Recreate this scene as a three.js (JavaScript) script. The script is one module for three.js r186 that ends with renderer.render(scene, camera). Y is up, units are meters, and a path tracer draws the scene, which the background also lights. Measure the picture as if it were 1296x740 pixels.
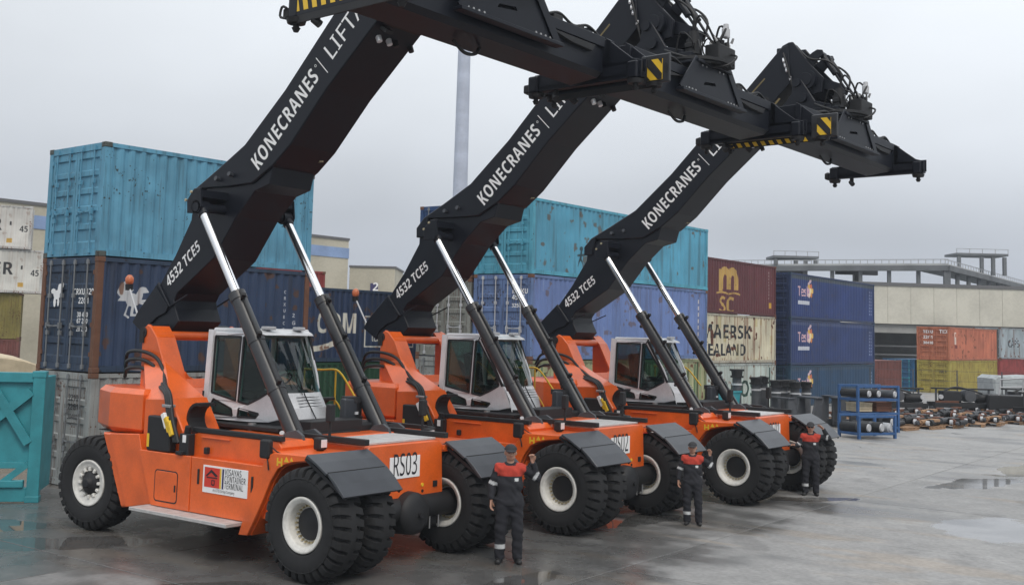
import * as THREE from 'three';
import { mergeGeometries, toCreasedNormals } from 'three/addons/utils/BufferGeometryUtils.js';
import { RoundedBoxGeometry } from 'three/addons/geometries/RoundedBoxGeometry.js';
import { ConvexGeometry } from 'three/addons/geometries/ConvexGeometry.js';
import { FontLoader } from 'three/addons/loaders/FontLoader.js';

// ------------------------------------------------------------ camera, sky, sun, exposure
const scene = new THREE.Scene();
const EYE = 3.668, FOCAL = 1409.755, FULL = 907.86;
const camera = new THREE.PerspectiveCamera(2 * Math.atan(FULL / 2 / FOCAL) * 180 / Math.PI, 1296 / FULL, 0.3, 3000);
camera.position.set(0, EYE, 0);
camera.rotation.order = 'YXZ';
camera.rotation.set(0.095, 0, 0.026);
camera.setViewOffset(1296, FULL, 0, 167.86, 1296, 740);
const renderer = new THREE.WebGLRenderer({ antialias: true });
renderer.setSize(1024, 584);
renderer.toneMapping = THREE.LinearToneMapping;
renderer.toneMappingExposure = 1.0;
renderer.shadowMap.enabled = true;

let seedState = 12345;
const rnd = () => { seedState = (seedState + 0x6d2b79f5) | 0; let t = Math.imul(seedState ^ (seedState >>> 15), 1 | seedState); t = (t + Math.imul(t ^ (t >>> 7), 61 | t)) ^ t; return ((t ^ (t >>> 14)) >>> 0) / 4294967296; };
const rr = (a, b) => a + (b - a) * rnd();
const hash2 = (x, y, s = 0) => { let h = Math.imul(x | 0, 374761393) ^ Math.imul(y | 0, 668265263) ^ Math.imul((s | 0) + 11, 974634777); h = Math.imul(h ^ (h >>> 13), 1274126177); return ((h ^ (h >>> 16)) >>> 0) / 4294967296; };
const sm = (t) => t * t * (3 - 2 * t);
const clamp = (x, a = 0, b = 1) => Math.min(b, Math.max(a, x));
const step2 = (a, b, x) => sm(clamp((x - a) / (b - a)));
function vnoise(x, y, per = 0, s = 0) {
  const xi = Math.floor(x), yi = Math.floor(y), u = sm(x - xi), v = sm(y - yi);
  const w = (a) => (per ? ((a % per) + per) % per : a);
  const a = hash2(w(xi), w(yi), s), b = hash2(w(xi + 1), w(yi), s), c = hash2(w(xi), w(yi + 1), s), d = hash2(w(xi + 1), w(yi + 1), s);
  return a + (b - a) * u + (c - a) * v + (a - b - c + d) * u * v;
}
function fbm(x, y, oct = 4, per = 0, s = 0) {
  let r = 0, a = 0.5, f = 1, n = 0;
  for (let i = 0; i < oct; i++) { r += a * vnoise(x * f, y * f, per ? per * f : 0, s + i * 7); n += a; a *= 0.5; f *= 2; }
  return r / n;
}

// overcast sky: brighter towards the zenith, with faint cloud structure
{
  const W = 1024, H = 512, data = new Float32Array(W * H * 4);
  for (let j = 0; j < H; j++) {
    const el = ((j + 0.5) / H - 0.5) * Math.PI;                     // row 0 is straight down
    for (let i = 0; i < W; i++) {
      const az = (i / W) * Math.PI * 2, k = (j * W + i) * 4;
      let c;
      if (el < -0.02) c = [0.16, 0.165, 0.17];
      else {
        const s = Math.max(0, Math.sin(el)), lum = 0.535 * (1 + 2.05 * s);
        const px = Math.cos(az) * Math.cos(el), py = Math.sin(az) * Math.cos(el), q = 1 / (s + 0.22);
        const n = fbm(px * q * 1.3 + 40, py * q * 1.3 + 40, 5, 0, 3) - 0.5, m = fbm(px * q * 0.5 + 90, py * q * 0.5 + 90, 3, 0, 9) - 0.5;
        const f = lum * (1 + 0.30 * n + 0.62 * m), low = Math.exp(-s * 9);
        c = [f * (0.965 - 0.07 * low), f * (1.015 - 0.04 * low), f * (1.065 + 0.07 * low)];
      }
      data[k] = c[0]; data[k + 1] = c[1]; data[k + 2] = c[2]; data[k + 3] = 1;
    }
  }
  const t = new THREE.DataTexture(data, W, H, THREE.RGBAFormat, THREE.FloatType);
  t.mapping = THREE.EquirectangularReflectionMapping; t.magFilter = THREE.LinearFilter; t.minFilter = THREE.LinearFilter; t.needsUpdate = true;
  scene.background = t; scene.environment = t;
}
const sun = new THREE.DirectionalLight(0xfff4e6, 1.4);
sun.position.set(14, 46, 12);
sun.target.position.set(2, 0, -24);
sun.castShadow = true; sun.shadow.radius = 40;
Object.assign(sun.shadow.camera, { left: -60, right: 60, top: 60, bottom: -60, near: 1, far: 200 });
sun.shadow.mapSize.set(4096, 4096);
scene.add(sun, sun.target);
scene.fog = new THREE.FogExp2(0xc6cdd6, 0.0006);

// ------------------------------------------------------------ helpers
const V = (x, y, z) => new THREE.Vector3(x, y, z);
const seen = new Map();
const numbered = (n) => { const k = seen.get(n) ?? 0; seen.set(n, k + 1); return k ? `${n}_${String(k).padStart(3, '0')}` : n; };
function prep(g) {
  let r = g.index ? g.toNonIndexed() : g;
  for (const k of Object.keys(r.attributes)) if (!['position', 'normal', 'uv', 'color'].includes(k)) r.deleteAttribute(k);
  if (!r.attributes.normal) r.computeVertexNormals();
  if (!r.attributes.uv) r.setAttribute('uv', new THREE.BufferAttribute(new Float32Array(r.attributes.position.count * 2), 2));
  return r;
}
// uv in metres from the face direction
function metric(g) {
  const p = g.attributes.position, uv = g.attributes.uv, a = V(), b = V(), c = V(), n = V();
  for (let i = 0; i < p.count; i += 3) {
    a.fromBufferAttribute(p, i); b.fromBufferAttribute(p, i + 1); c.fromBufferAttribute(p, i + 2);
    n.copy(b).sub(a).cross(c.clone().sub(a));
    const x = Math.abs(n.x), y = Math.abs(n.y), z = Math.abs(n.z);
    [a, b, c].forEach((q, k) => (y >= x && y >= z ? uv.setXY(i + k, q.x, q.z) : x >= z ? uv.setXY(i + k, q.z, q.y) : uv.setXY(i + k, q.x, q.y)));
  }
  return g;
}
const join = (list) => { const l = [list].flat(9).filter(Boolean).map(prep); return l.length === 1 ? l[0] : mergeGeometries(l); };
function shadowed(m) { m.castShadow = true; m.receiveShadow = true; return m; }
function mesh(name, geos, mat, parent = scene, keepUv = false) {
  const g = join(geos); if (!keepUv) metric(g);
  const m = shadowed(new THREE.Mesh(g, mat)); m.name = parent === scene ? numbered(name) : name;
  parent.add(m); return m;
}
function group(name, parent) { const o = new THREE.Group(); o.name = name; parent.add(o); return o; }
function thing(name, label, category, pos = [0, 0, 0], turn = 0, grp) {
  const o = new THREE.Group(); o.name = numbered(name); scene.add(o); o.position.set(...pos); o.rotation.y = turn;
  o.userData = { label, category }; if (grp) o.userData.group = grp; return o;
}
function copyOf(src, pos, turn, label, grp) {
  const o = src.clone(); o.name = numbered(src.name.replace(/_\d+$/, '')); o.userData = { ...src.userData }; scene.add(o);
  o.position.set(...pos); o.rotation.y = turn; if (label) o.userData.label = label; if (grp) o.userData.group = grp; return o;
}
function tag(o, label, category, grp) { o.userData = { label, category }; if (grp) o.userData.group = grp; return o; }
function struct(o, kind = 'structure') { o.userData.kind = kind; return o; }
const box = (x0, x1, y0, y1, z0, z1, r = 0) => {
  const w = Math.abs(x1 - x0), h = Math.abs(y1 - y0), d = Math.abs(z1 - z0);
  const g = r ? new RoundedBoxGeometry(w, h, d, 2, Math.min(r, w / 2.01, h / 2.01, d / 2.01)) : new THREE.BoxGeometry(w, h, d);
  return g.translate((x0 + x1) / 2, (y0 + y1) / 2, (z0 + z1) / 2);
};
const UP = V(0, 1, 0);
function cyl(a, b, r0, r1 = r0, n = 18, open = false) {
  const A = V(...a), B = V(...b), d = B.clone().sub(A), g = new THREE.CylinderGeometry(r1, r0, d.length(), n, 1, open);
  g.applyQuaternion(new THREE.Quaternion().setFromUnitVectors(UP, d.normalize()));
  return g.translate((A.x + B.x) / 2, (A.y + B.y) / 2, (A.z + B.z) / 2);
}
// a beam of rectangular section between two points
function bar(a, b, w, h) {
  const A = V(...a), B = V(...b), d = B.clone().sub(A), g = new THREE.BoxGeometry(d.length(), h, w);
  const x = d.clone().normalize(), z = x.clone().cross(Math.abs(x.y) > 0.98 ? V(1, 0, 0) : UP).normalize(), y = z.clone().cross(x);
  g.applyMatrix4(new THREE.Matrix4().makeBasis(x, y, z)); return g.translate((A.x + B.x) / 2, (A.y + B.y) / 2, (A.z + B.z) / 2);
}
const shapeOf = (pts) => new THREE.Shape(pts.map((p) => new THREE.Vector2(p[0], p[1])));
// a plate in the XY plane between z0 and z1
function prism(pts, z0, z1, bevel = 0.006, holes = [], curve = 6) {
  const s = pts instanceof THREE.Shape ? pts : shapeOf(pts);
  for (const h of holes) s.holes.push(h instanceof THREE.Path ? h : new THREE.Path(h.map((p) => new THREE.Vector2(p[0], p[1]))));
  const a = Math.min(z0, z1), b = Math.max(z0, z1), bv = Math.min(bevel, (b - a) / 2.5);
  const g = new THREE.ExtrudeGeometry(s, { depth: b - a - 2 * bv, bevelEnabled: bv > 0, bevelThickness: bv, bevelSize: bv, bevelOffset: -bv, bevelSegments: 1, curveSegments: curve });
  return g.translate(0, 0, a + bv);
}
// the same with the outline given in (z, y) and the plate between x0 and x1
function prismX(pts, x0, x1, bevel = 0.006, holes = []) { return prism(pts.map(([z, y]) => [-z, y]), x0, x1, bevel, holes.map((h) => h.map(([z, y]) => [-z, y]))).rotateY(Math.PI / 2); }
// the same with the outline given in (x, z) and the plate between y0 and y1
function prismY(pts, y0, y1, bevel = 0.006, holes = []) { return prism(pts.map(([x, z]) => [x, -z]), y0, y1, bevel, holes.map((h) => h.map(([x, z]) => [x, -z]))).rotateX(-Math.PI / 2); }
const tube = (pts, r, seg = 20, n = 7) => new THREE.TubeGeometry(new THREE.CatmullRomCurve3(pts.map((p) => V(...p))), seg, r, n);
const lathe = (pts, n = 32) => new THREE.LatheGeometry(pts.map((p) => new THREE.Vector2(p[0], p[1])), n);   // around Y
const rot = (g, x = 0, y = 0, z = 0) => g.applyMatrix4(new THREE.Matrix4().makeRotationFromEuler(new THREE.Euler(x, y, z)));
const mv = (g, x, y, z) => g.translate(x, y, z);
const roundedRect = (x0, y0, x1, y1, r) => {
  const s = new THREE.Shape(); s.moveTo(x0 + r, y0); s.lineTo(x1 - r, y0); s.absarc(x1 - r, y0 + r, r, -Math.PI / 2, 0); s.lineTo(x1, y1 - r); s.absarc(x1 - r, y1 - r, r, 0, Math.PI / 2);
  s.lineTo(x0 + r, y1); s.absarc(x0 + r, y1 - r, r, Math.PI / 2, Math.PI); s.lineTo(x0, y0 + r); s.absarc(x0 + r, y0 + r, r, Math.PI, Math.PI * 1.5); return s;
};
const loader = new FontLoader();
const fontR = await loader.loadAsync('fonts/droid/droid_sans_regular.typeface.json');
const fontB = await loader.loadAsync('fonts/droid/droid_sans_bold.typeface.json');
// flat letters starting at the origin in the XY plane; cap height about h
function letters(text, h, font = fontB, sx = 1, track = 0, slant = 0) {
  const size = h / 0.72; let x = 0; const out = [];
  for (const ch of text) {
    const adv = (font.data.glyphs[ch] ?? font.data.glyphs['o']).ha * size / font.data.resolution;
    if (ch !== ' ') out.push(new THREE.ShapeGeometry(font.generateShapes(ch, size), 4).translate(x, 0, 0));
    x += adv + track * h;
  }
  const g = join(out); g.scale(sx, 1, 1);
  if (slant) g.applyMatrix4(new THREE.Matrix4().makeShear(0, 0, slant, 0, 0, 0));
  g.userData.width = (x - track * h) * sx; return g;
}
const fit = (g, w) => { g.scale(w / g.userData.width, 1, 1); g.userData.width = w; return g; };

// ------------------------------------------------------------ materials
function dataTex(n, m, fn, srgb) {
  const d = new Uint8Array(n * m * 4);
  for (let j = 0; j < m; j++) for (let i = 0; i < n; i++) { const c = fn(i, j), k = (j * n + i) * 4; d[k] = clamp(c[0]) * 255; d[k + 1] = clamp(c[1] ?? c[0]) * 255; d[k + 2] = clamp(c[2] ?? c[0]) * 255; d[k + 3] = 255; }
  const t = new THREE.DataTexture(d, n, m); t.wrapS = t.wrapT = THREE.RepeatWrapping; t.magFilter = THREE.LinearFilter; t.minFilter = THREE.LinearMipmapLinearFilter; t.generateMipmaps = true;
  if (srgb) t.colorSpace = THREE.SRGBColorSpace; t.needsUpdate = true; return t;
}
const rep = (t, u, v = u) => { const c = t.clone(); c.repeat.set(u, v); c.needsUpdate = true; return c; };
// fine blotches: a multiplier near 1
const blotch = dataTex(256, 256, (i, j) => { const a = fbm(i / 32, j / 32, 5, 8, 1), b = vnoise(i / 1.6, j / 1.6, 160, 5); return [0.86 + 0.2 * (a - 0.2) + 0.05 * b]; }, true);
const roughTex = dataTex(256, 256, (i, j) => { const a = fbm(i / 26, j / 26, 5, 0, 21); return [0.55 + 0.7 * (a - 0.35)]; });
// weathered container paint: run marks, rust spots, chalky patches (matter with outlines), as a multiplier
const grime = dataTex(1024, 512, (i, j) => {
  const a = fbm(i / 64, j / 64, 5, 0, 31), st = fbm(i / 5, j / 170, 4, 0, 33), sp = fbm(i / 9, j / 9, 3, 0, 37), big = fbm(i / 150, j / 110, 3, 0, 39);
  let r = 0.80 + 0.24 * (a - 0.3), g = r, b = r;
  const run = step2(0.58, 0.72, st) * 0.3; r -= run * 0.5; g -= run * 0.72; b -= run * 0.8;
  const rust = step2(0.70, 0.76, sp * 0.7 + big * 0.36); r += rust * (0.40 - r) * 0.75; g += rust * (0.2 - g) * 0.8; b += rust * (0.12 - b) * 0.8;
  return [r, g, b];
}, true);
const M = {};
const std = (o) => new THREE.MeshStandardMaterial(o), phy = (o) => new THREE.MeshPhysicalMaterial(o);
const lin = (r, g, b) => new THREE.Color().setRGB(r, g, b);
M.orange = phy({ color: lin(0.80, 0.128, 0.012), roughness: 0.42, clearcoat: 0.45, clearcoatRoughness: 0.16, map: rep(blotch, 0.35) });
M.black = phy({ color: lin(0.0085, 0.0105, 0.0165), roughness: 0.42, specularIntensity: 0.55 });
M.dark = std({ color: lin(0.012, 0.0125, 0.0145), roughness: 0.62, map: rep(blotch, 1) });
M.guard = std({ color: lin(0.045, 0.05, 0.06), roughness: 0.38, map: rep(blotch, 0.7) });
M.rubber = std({ color: lin(0.0125, 0.013, 0.0145), roughness: 0.82, map: rep(blotch, 1.3) });
M.hose = std({ color: lin(0.012, 0.012, 0.013), roughness: 0.55 });
M.rim = phy({ color: lin(0.72, 0.71, 0.67), roughness: 0.45, map: rep(blotch, 2) });
M.white = phy({ color: lin(0.72, 0.73, 0.75), roughness: 0.35, clearcoat: 0.4, map: rep(blotch, 0.4) });
M.greyWhite = std({ color: lin(0.5, 0.51, 0.53), roughness: 0.5, map: rep(blotch, 0.6) });
M.chrome = std({ color: lin(0.86, 0.86, 0.87), metalness: 1, roughness: 0.16 });
M.barrel = phy({ color: lin(0.03, 0.032, 0.037), roughness: 0.42, clearcoat: 0.25, clearcoatRoughness: 0.25, map: rep(blotch, 0.6) });
M.steel = std({ color: lin(0.42, 0.42, 0.42), metalness: 0.8, roughness: 0.42 });
M.brass = std({ color: lin(0.55, 0.47, 0.3), metalness: 0.7, roughness: 0.4 });
M.yellow = std({ color: lin(0.78, 0.5, 0.03), roughness: 0.5 });
M.letter = std({ color: lin(0.82, 0.82, 0.82), roughness: 0.55, side: THREE.DoubleSide });
M.ink = std({ color: lin(0.015, 0.015, 0.02), roughness: 0.6, side: THREE.DoubleSide });
M.red = std({ color: lin(0.62, 0.045, 0.025), roughness: 0.5, side: THREE.DoubleSide });
M.amber = phy({ color: lin(0.75, 0.23, 0.1), roughness: 0.25, transmission: 0.4, thickness: 0.05, ior: 1.45 });
M.glass = phy({ color: lin(0.52, 0.64, 0.62), roughness: 0.02, transmission: 1, thickness: 0, ior: 1.5, side: THREE.DoubleSide });
M.lens = phy({ color: lin(0.85, 0.86, 0.88), roughness: 0.15, metalness: 0.2 });
M.seat = std({ color: lin(0.03, 0.032, 0.036), roughness: 0.85 });
const checker = dataTex(128, 128, (i, j) => {
  const c = (x, y, a) => { const u = ((x + 64) % 64) - 32, v = ((y + 64) % 64) - 32, p = u * Math.cos(a) + v * Math.sin(a), q = -u * Math.sin(a) + v * Math.cos(a); return 1 - clamp((Math.hypot(p / 15, q / 5) - 0.7) / 0.5); };
  return [Math.max(c(i, j, 0.78), c(i + 32, j + 32, -0.78), c(i + 32, j, -0.78), c(i, j + 32, 0.78))];
});
M.checker = std({ color: lin(0.62, 0.61, 0.6), metalness: 0.35, roughness: 0.5, bumpMap: rep(checker, 9), bumpScale: 0.004, map: rep(blotch, 1.5) });
M.concrete = std({ color: lin(0.30, 0.30, 0.29), roughness: 0.85, map: rep(blotch, 0.12) });
M.rust = std({ color: lin(0.14, 0.055, 0.03), roughness: 0.85, map: rep(blotch, 0.8) });
M.wood = std({ color: lin(0.34, 0.2, 0.11), roughness: 0.85, map: rep(blotch, 0.8) });
M.blueSteel = std({ color: lin(0.03, 0.10, 0.26), roughness: 0.5, map: rep(blotch, 0.8) });
M.teal = std({ color: lin(0.038, 0.28, 0.33), roughness: 0.45, map: rep(blotch, 0.6) });
M.greySteel = std({ color: lin(0.075, 0.08, 0.09), roughness: 0.6, map: rep(blotch, 0.8) });
// ------------------------------------------------------------ ground: concrete slabs with open joints, wet in patches
// yard axes: h runs the way the trucks point, l runs from truck to truck
const CA = Math.cos(0.635), SA = Math.sin(0.635);
const toHL = (x, d) => [x * CA - d * SA, x * SA + d * CA];
const fromHL = (h, l) => [h * CA + l * SA, -h * SA + l * CA];
const GX0 = -22, GD0 = 8, GS = 72, GN = 2048;
{
  const col = new Uint8Array(GN * GN * 4), rgh = new Uint8Array(GN * GN * 4);
  const puddle = [[-7.4, 18.9, 1.5, 0.55, 0.2], [9.8, 22.6, 1.7, 1.1, 0.9], [2.3, 22.7, 1.4, 0.8, 0.6], [7.2, 26.3, 1.3, 0.35, 0.2], [12.5, 30, 2.2, 0.7, 0.7], [-4.6, 15.6, 1.3, 0.5, 0.5], [16, 34, 3, 0.8, 0.8], [0.2, 16.7, 1.2, 0.4, 1.0], [-9.4, 20.3, 1.6, 0.7, 0]];
  for (let j = 0; j < GN; j++) for (let i = 0; i < GN; i++) {
    const x = GX0 + (i + 0.5) / GN * GS, d = GD0 + (j + 0.5) / GN * GS, k = (j * GN + i) * 4, [h, l] = toHL(x, d);
    const n1 = fbm(x * 0.32 + 50, d * 0.32 + 50, 5, 0, 51), n2 = fbm(h * 0.22 + 20, l * 1.1 + 20, 4, 0, 61), n3 = fbm(x * 2.6 + 9, d * 2.6 + 9, 4, 0, 71), n4 = vnoise(x * 24, d * 24, 0, 81);
    const cellH = Math.floor((h + 9.2) / 6), cellL = Math.floor((l - 10.3) / 5.2), slab = hash2(cellH, cellL, 5);
    // dampness: the ground the machines stand on is soaked, the apron in front has mostly dried
    let damp = 0.02 + 0.36 * step2(-6.2, -10.2, h) * (1 - step2(23.5, 27.5, l)) + 0.60 * n1 + 0.40 * n2 + 0.13 * (slab - 0.5) - 0.20 + 0.18 * (n3 - 0.5);
    let wet = step2(0.36, 0.56, damp);
    let pud = 0;
    for (const [px, pd, a, b, t] of puddle) { const u = (x - px) * Math.cos(t) + (d - pd) * Math.sin(t), v = -(x - px) * Math.sin(t) + (d - pd) * Math.cos(t), q = Math.hypot(u / a, v / b) + 0.9 * (fbm(x * 1.7 + 3, d * 1.7 + 3, 4, 0, 91) - 0.5); if (q < 1.25) pud = Math.max(pud, step2(1.02, 0.90, q)); }
    pud = Math.max(pud, step2(0.78, 0.90, damp + 0.2 * (n3 - 0.5)) * 0.45);
    const oil = step2(0.66, 0.76, fbm(x * 0.9 + 130, d * 0.9 + 130, 4, 0, 93)) * 0.5;
    let v = 0.265 + 0.12 * (n3 - 0.5) + 0.10 * (n1 - 0.5) + 0.085 * (n4 - 0.5) + 0.03 * (slab - 0.5);
    v *= 1 - 0.62 * wet; v *= 1 - 0.22 * pud; v *= 1 - 0.45 * oil;
    const brown = step2(0.55, 0.75, fbm(h * 0.5 + 70, l * 1.6 + 70, 4, 0, 97)) * 0.09;
    // hairline cracks
    const cr = Math.abs(fbm(x * 0.23 + 11, d * 0.23 + 11, 4, 0, 101) - 0.5), crack = step2(0.0022, 0.0008, cr) * step2(0.45, 0.6, n1);
    v *= 1 - 0.6 * crack;
    const s = (c) => Math.round(255 * Math.pow(clamp(c), 1 / 2.2));
    col[k] = s(v * (1 + brown)); col[k + 1] = s(v * (1 - 0.01)); col[k + 2] = s(v * (0.975 - brown)); col[k + 3] = 255;
    const ro = (0.72 - 0.44 * wet + 0.22 * (n3 - 0.5)) * (1 - pud) + 0.045 * pud;
    rgh[k] = rgh[k + 1] = rgh[k + 2] = Math.round(255 * clamp(ro, 0.03, 1)); rgh[k + 3] = 255;
  }
  const mk = (d, srgb) => { const t = new THREE.DataTexture(d, GN, GN); t.wrapS = t.wrapT = THREE.MirroredRepeatWrapping; t.magFilter = THREE.LinearFilter; t.minFilter = THREE.LinearMipmapLinearFilter; t.generateMipmaps = true; if (srgb) t.colorSpace = THREE.SRGBColorSpace; t.needsUpdate = true; return t; };
  M.ground = std({ map: mk(col, true), roughnessMap: mk(rgh), roughness: 1, vertexColors: true });
}
function groundUv(g, tint = 1) {
  const p = g.attributes.position, uv = g.attributes.uv, c = new Float32Array(p.count * 3).fill(tint);
  for (let i = 0; i < p.count; i++) uv.setXY(i, (p.getX(i) - GX0) / GS, (-p.getZ(i) - GD0) / GS);
  g.setAttribute('color', new THREE.BufferAttribute(c, 3)); return g;
}
{
  const base = prep(new THREE.PlaneGeometry(2400, 2400, 8, 8).rotateX(-Math.PI / 2).translate(0, -0.03, -900));
  const ground = shadowed(new THREE.Mesh(groundUv(base, 0.8), M.ground)); ground.name = 'ground'; scene.add(ground); struct(ground);
  for (let a = -8; a <= 7; a++) for (let b = -1; b <= 17; b++) {
    const h0 = -9.2 + a * 6, l0 = 10.3 + b * 5.2, [cx, cd] = fromHL(h0 + 3, l0 + 2.6);
    if (cd < 9 || Math.abs(cx) > cd * 0.52 + 6) continue;
    const e = 0.008 + 0.005 * hash2(a, b, 2), lift = 0.003 * hash2(a, b, 9);
    const q = [[h0 + e, l0 + e], [h0 + 6 - e, l0 + e], [h0 + 6 - e, l0 + 5.2 - e], [h0 + e, l0 + 5.2 - e]].map((p) => { const [x, d] = fromHL(...p); return [x, -d]; });
    const g = prep(prismY(q, -0.045, lift, 0.006));
    const s = shadowed(new THREE.Mesh(groundUv(g, 0.95 + 0.1 * hash2(a, b, 4)), M.ground)); s.name = 'concrete_slab'; ground.add(s);
  }
}
// ------------------------------------------------------------ buildings far behind
const at = (x, d, y = 0) => V(x, y, -d);
M.cream = std({ color: lin(0.60, 0.58, 0.50), roughness: 0.8, map: rep(blotch, 0.05) });
M.cream2 = std({ color: lin(0.50, 0.465, 0.37), roughness: 0.85, map: rep(blotch, 0.06) });
M.cap = std({ color: lin(0.12, 0.12, 0.125), roughness: 0.7 });
M.paleBlue = std({ color: lin(0.26, 0.37, 0.60), roughness: 0.7, map: rep(blotch, 0.1) });
M.deckConc = std({ color: lin(0.15, 0.16, 0.17), roughness: 0.85, map: rep(blotch, 0.1) });
M.parapet = std({ color: lin(0.40, 0.41, 0.41), roughness: 0.85, map: rep(blotch, 0.1) });
{ // warehouse at the right: a cream clad wall carried over a deep open loading bay
  const t = thing('warehouse', 'long cream clad warehouse with a dark open loading bay under its wall', 'warehouse', [33, 0, -111], 0.09);
  const n = 24, w = 2.4;
  for (let i = 0; i < n; i++) mesh('wall_panel', box(i * w + 0.008, (i + 1) * w - 0.008, 5.5, 9.35, -0.3, 0, 0.02), M.cream, t);
  mesh('coping', box(-0.1, n * w + 0.1, 9.3, 9.62, -0.5, 0.12), M.cap, t);
  mesh('bay_beam', box(0, n * w, 4.6, 5.5, -0.9, -0.35), M.concrete, t);
  for (let i = 0; i <= 6; i++) mesh('column', box(i * 9.6 - 0.3, i * 9.6 + 0.3, 0, 4.6, -1.0, -0.4), M.concrete, t);
  mesh('bay_wall', box(0, n * w, 0, 9.2, -13, -12.7), M.concrete, t);
  mesh('bay_ceiling', box(0, n * w, 5.55, 5.7, -12.6, -0.35), M.concrete, t);
  mesh('side_wall', box(-0.3, 0, 0, 9.3, -13, -0.35), M.cream, t);
  mesh('roof', box(-0.3, n * w, 9.25, 9.4, -40, -0.35), M.cap, t);
  for (let i = 0; i < 3; i++) mesh('dock_shelf', box(1, 14, 1.4 + i * 0.9, 1.55 + i * 0.9, -8, -6), M.steel, t);
}
{ // open concrete frame building behind the warehouse
  const t = thing('parking_deck', 'unfinished grey concrete deck on columns rising behind the cream warehouse', 'building', [0, 0, 0], 0);
  const A = [26, 135], B = [48.8, 124], C = [84, 175];                 // plan corners (x, depth)
  const side = (P, Q, steps, label) => {
    const L = Math.hypot(Q[0] - P[0], Q[1] - P[1]), u = [(Q[0] - P[0]) / L, (Q[1] - P[1]) / L];
    const P3 = (s, y, off = 0) => [P[0] + u[0] * s - u[1] * off, y, -(P[1] + u[1] * s + u[0] * off)];
    mesh('edge_beam', bar(P3(0, 12.05), P3(L, 12.05), 0.5, 0.6), M.deckConc, t);
    mesh('floor_edge', bar(P3(0, 9.6), P3(L, 9.6), 0.6, 0.35), M.parapet, t);
    mesh('parapet', bar(P3(0, 12.5, 0.3), P3(L, 12.5, 0.3), 0.14, 0.2), M.parapet, t);
    for (let i = 0; i <= steps; i++) mesh('column', bar(P3(L * i / steps, 9.5, 0.3), P3(L * i / steps, 11.8, 0.3), 0.36, 0.38), M.deckConc, t);
    for (let i = 0; i <= steps * 4; i++) mesh('railing_post', bar(P3(L * i / steps / 4, 12.4, 0.3), P3(L * i / steps / 4, 13.05, 0.3), 0.06, 0.06), M.steel, t);
    mesh('railing', bar(P3(0, 13.05, 0.3), P3(L, 13.05, 0.3), 0.08, 0.08), M.steel, t);
    return P3;
  };
  side(A, B, 8); side(B, C, 11);
  mesh('roof_slab', prismY([[A[0], -A[1]], [B[0], -B[1]], [C[0], -C[1]], [C[0] - 4, -C[1] - 3], [B[0] - 2, -B[1] - 6], [A[0], -A[1] - 6]], 12.2, 12.45), M.parapet, t);
  mesh('floor_slab', prismY([[A[0], -A[1] - 0.6], [B[0], -B[1] - 0.6], [C[0] - 1, -C[1]], [C[0] - 26, -C[1] - 14], [A[0], -A[1] - 30]], 9.3, 9.5), M.deckConc, t);
  for (const [x, d] of [[34, 137], [41.5, 133.5]]) { mesh('inner_column', box(x - 0.35, x + 0.35, 9.5, 12.2, -d - 0.35, -d + 0.35), M.dark, t); mesh('inner_beam', box(x - 2.5, x + 2.5, 11.6, 12.19, -d - 0.3, -d + 0.3), M.dark, t); }
  for (const [x, d, w, y0, y1] of [[31.2, 132, 5.4, 12.45, 13.6], [56.6, 141, 6.6, 12.45, 15.2]]) {
    mesh('stair_roof', box(x, x + w, y1 - 0.3, y1, -d - 4, -d, 0.03), M.deckConc, t);
    mesh('stair_railing', [box(x, x + w, y1 + 0.5, y1 + 0.56, -d - 0.05, -d), ...[0, 0.25, 0.5, 0.75, 1].map((f) => box(x + f * (w - 0.06), x + f * (w - 0.06) + 0.06, y1, y1 + 0.55, -d - 0.06, -d))], M.steel, t);
    for (const f of [0.06, 0.5, 0.72, 0.94]) mesh('stair_column', box(x + f * w - 0.2, x + f * w + 0.2, y0, y1 - 0.45, -d - 0.5, -d - 0.1), M.deckConc, t);
  }
}
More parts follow.
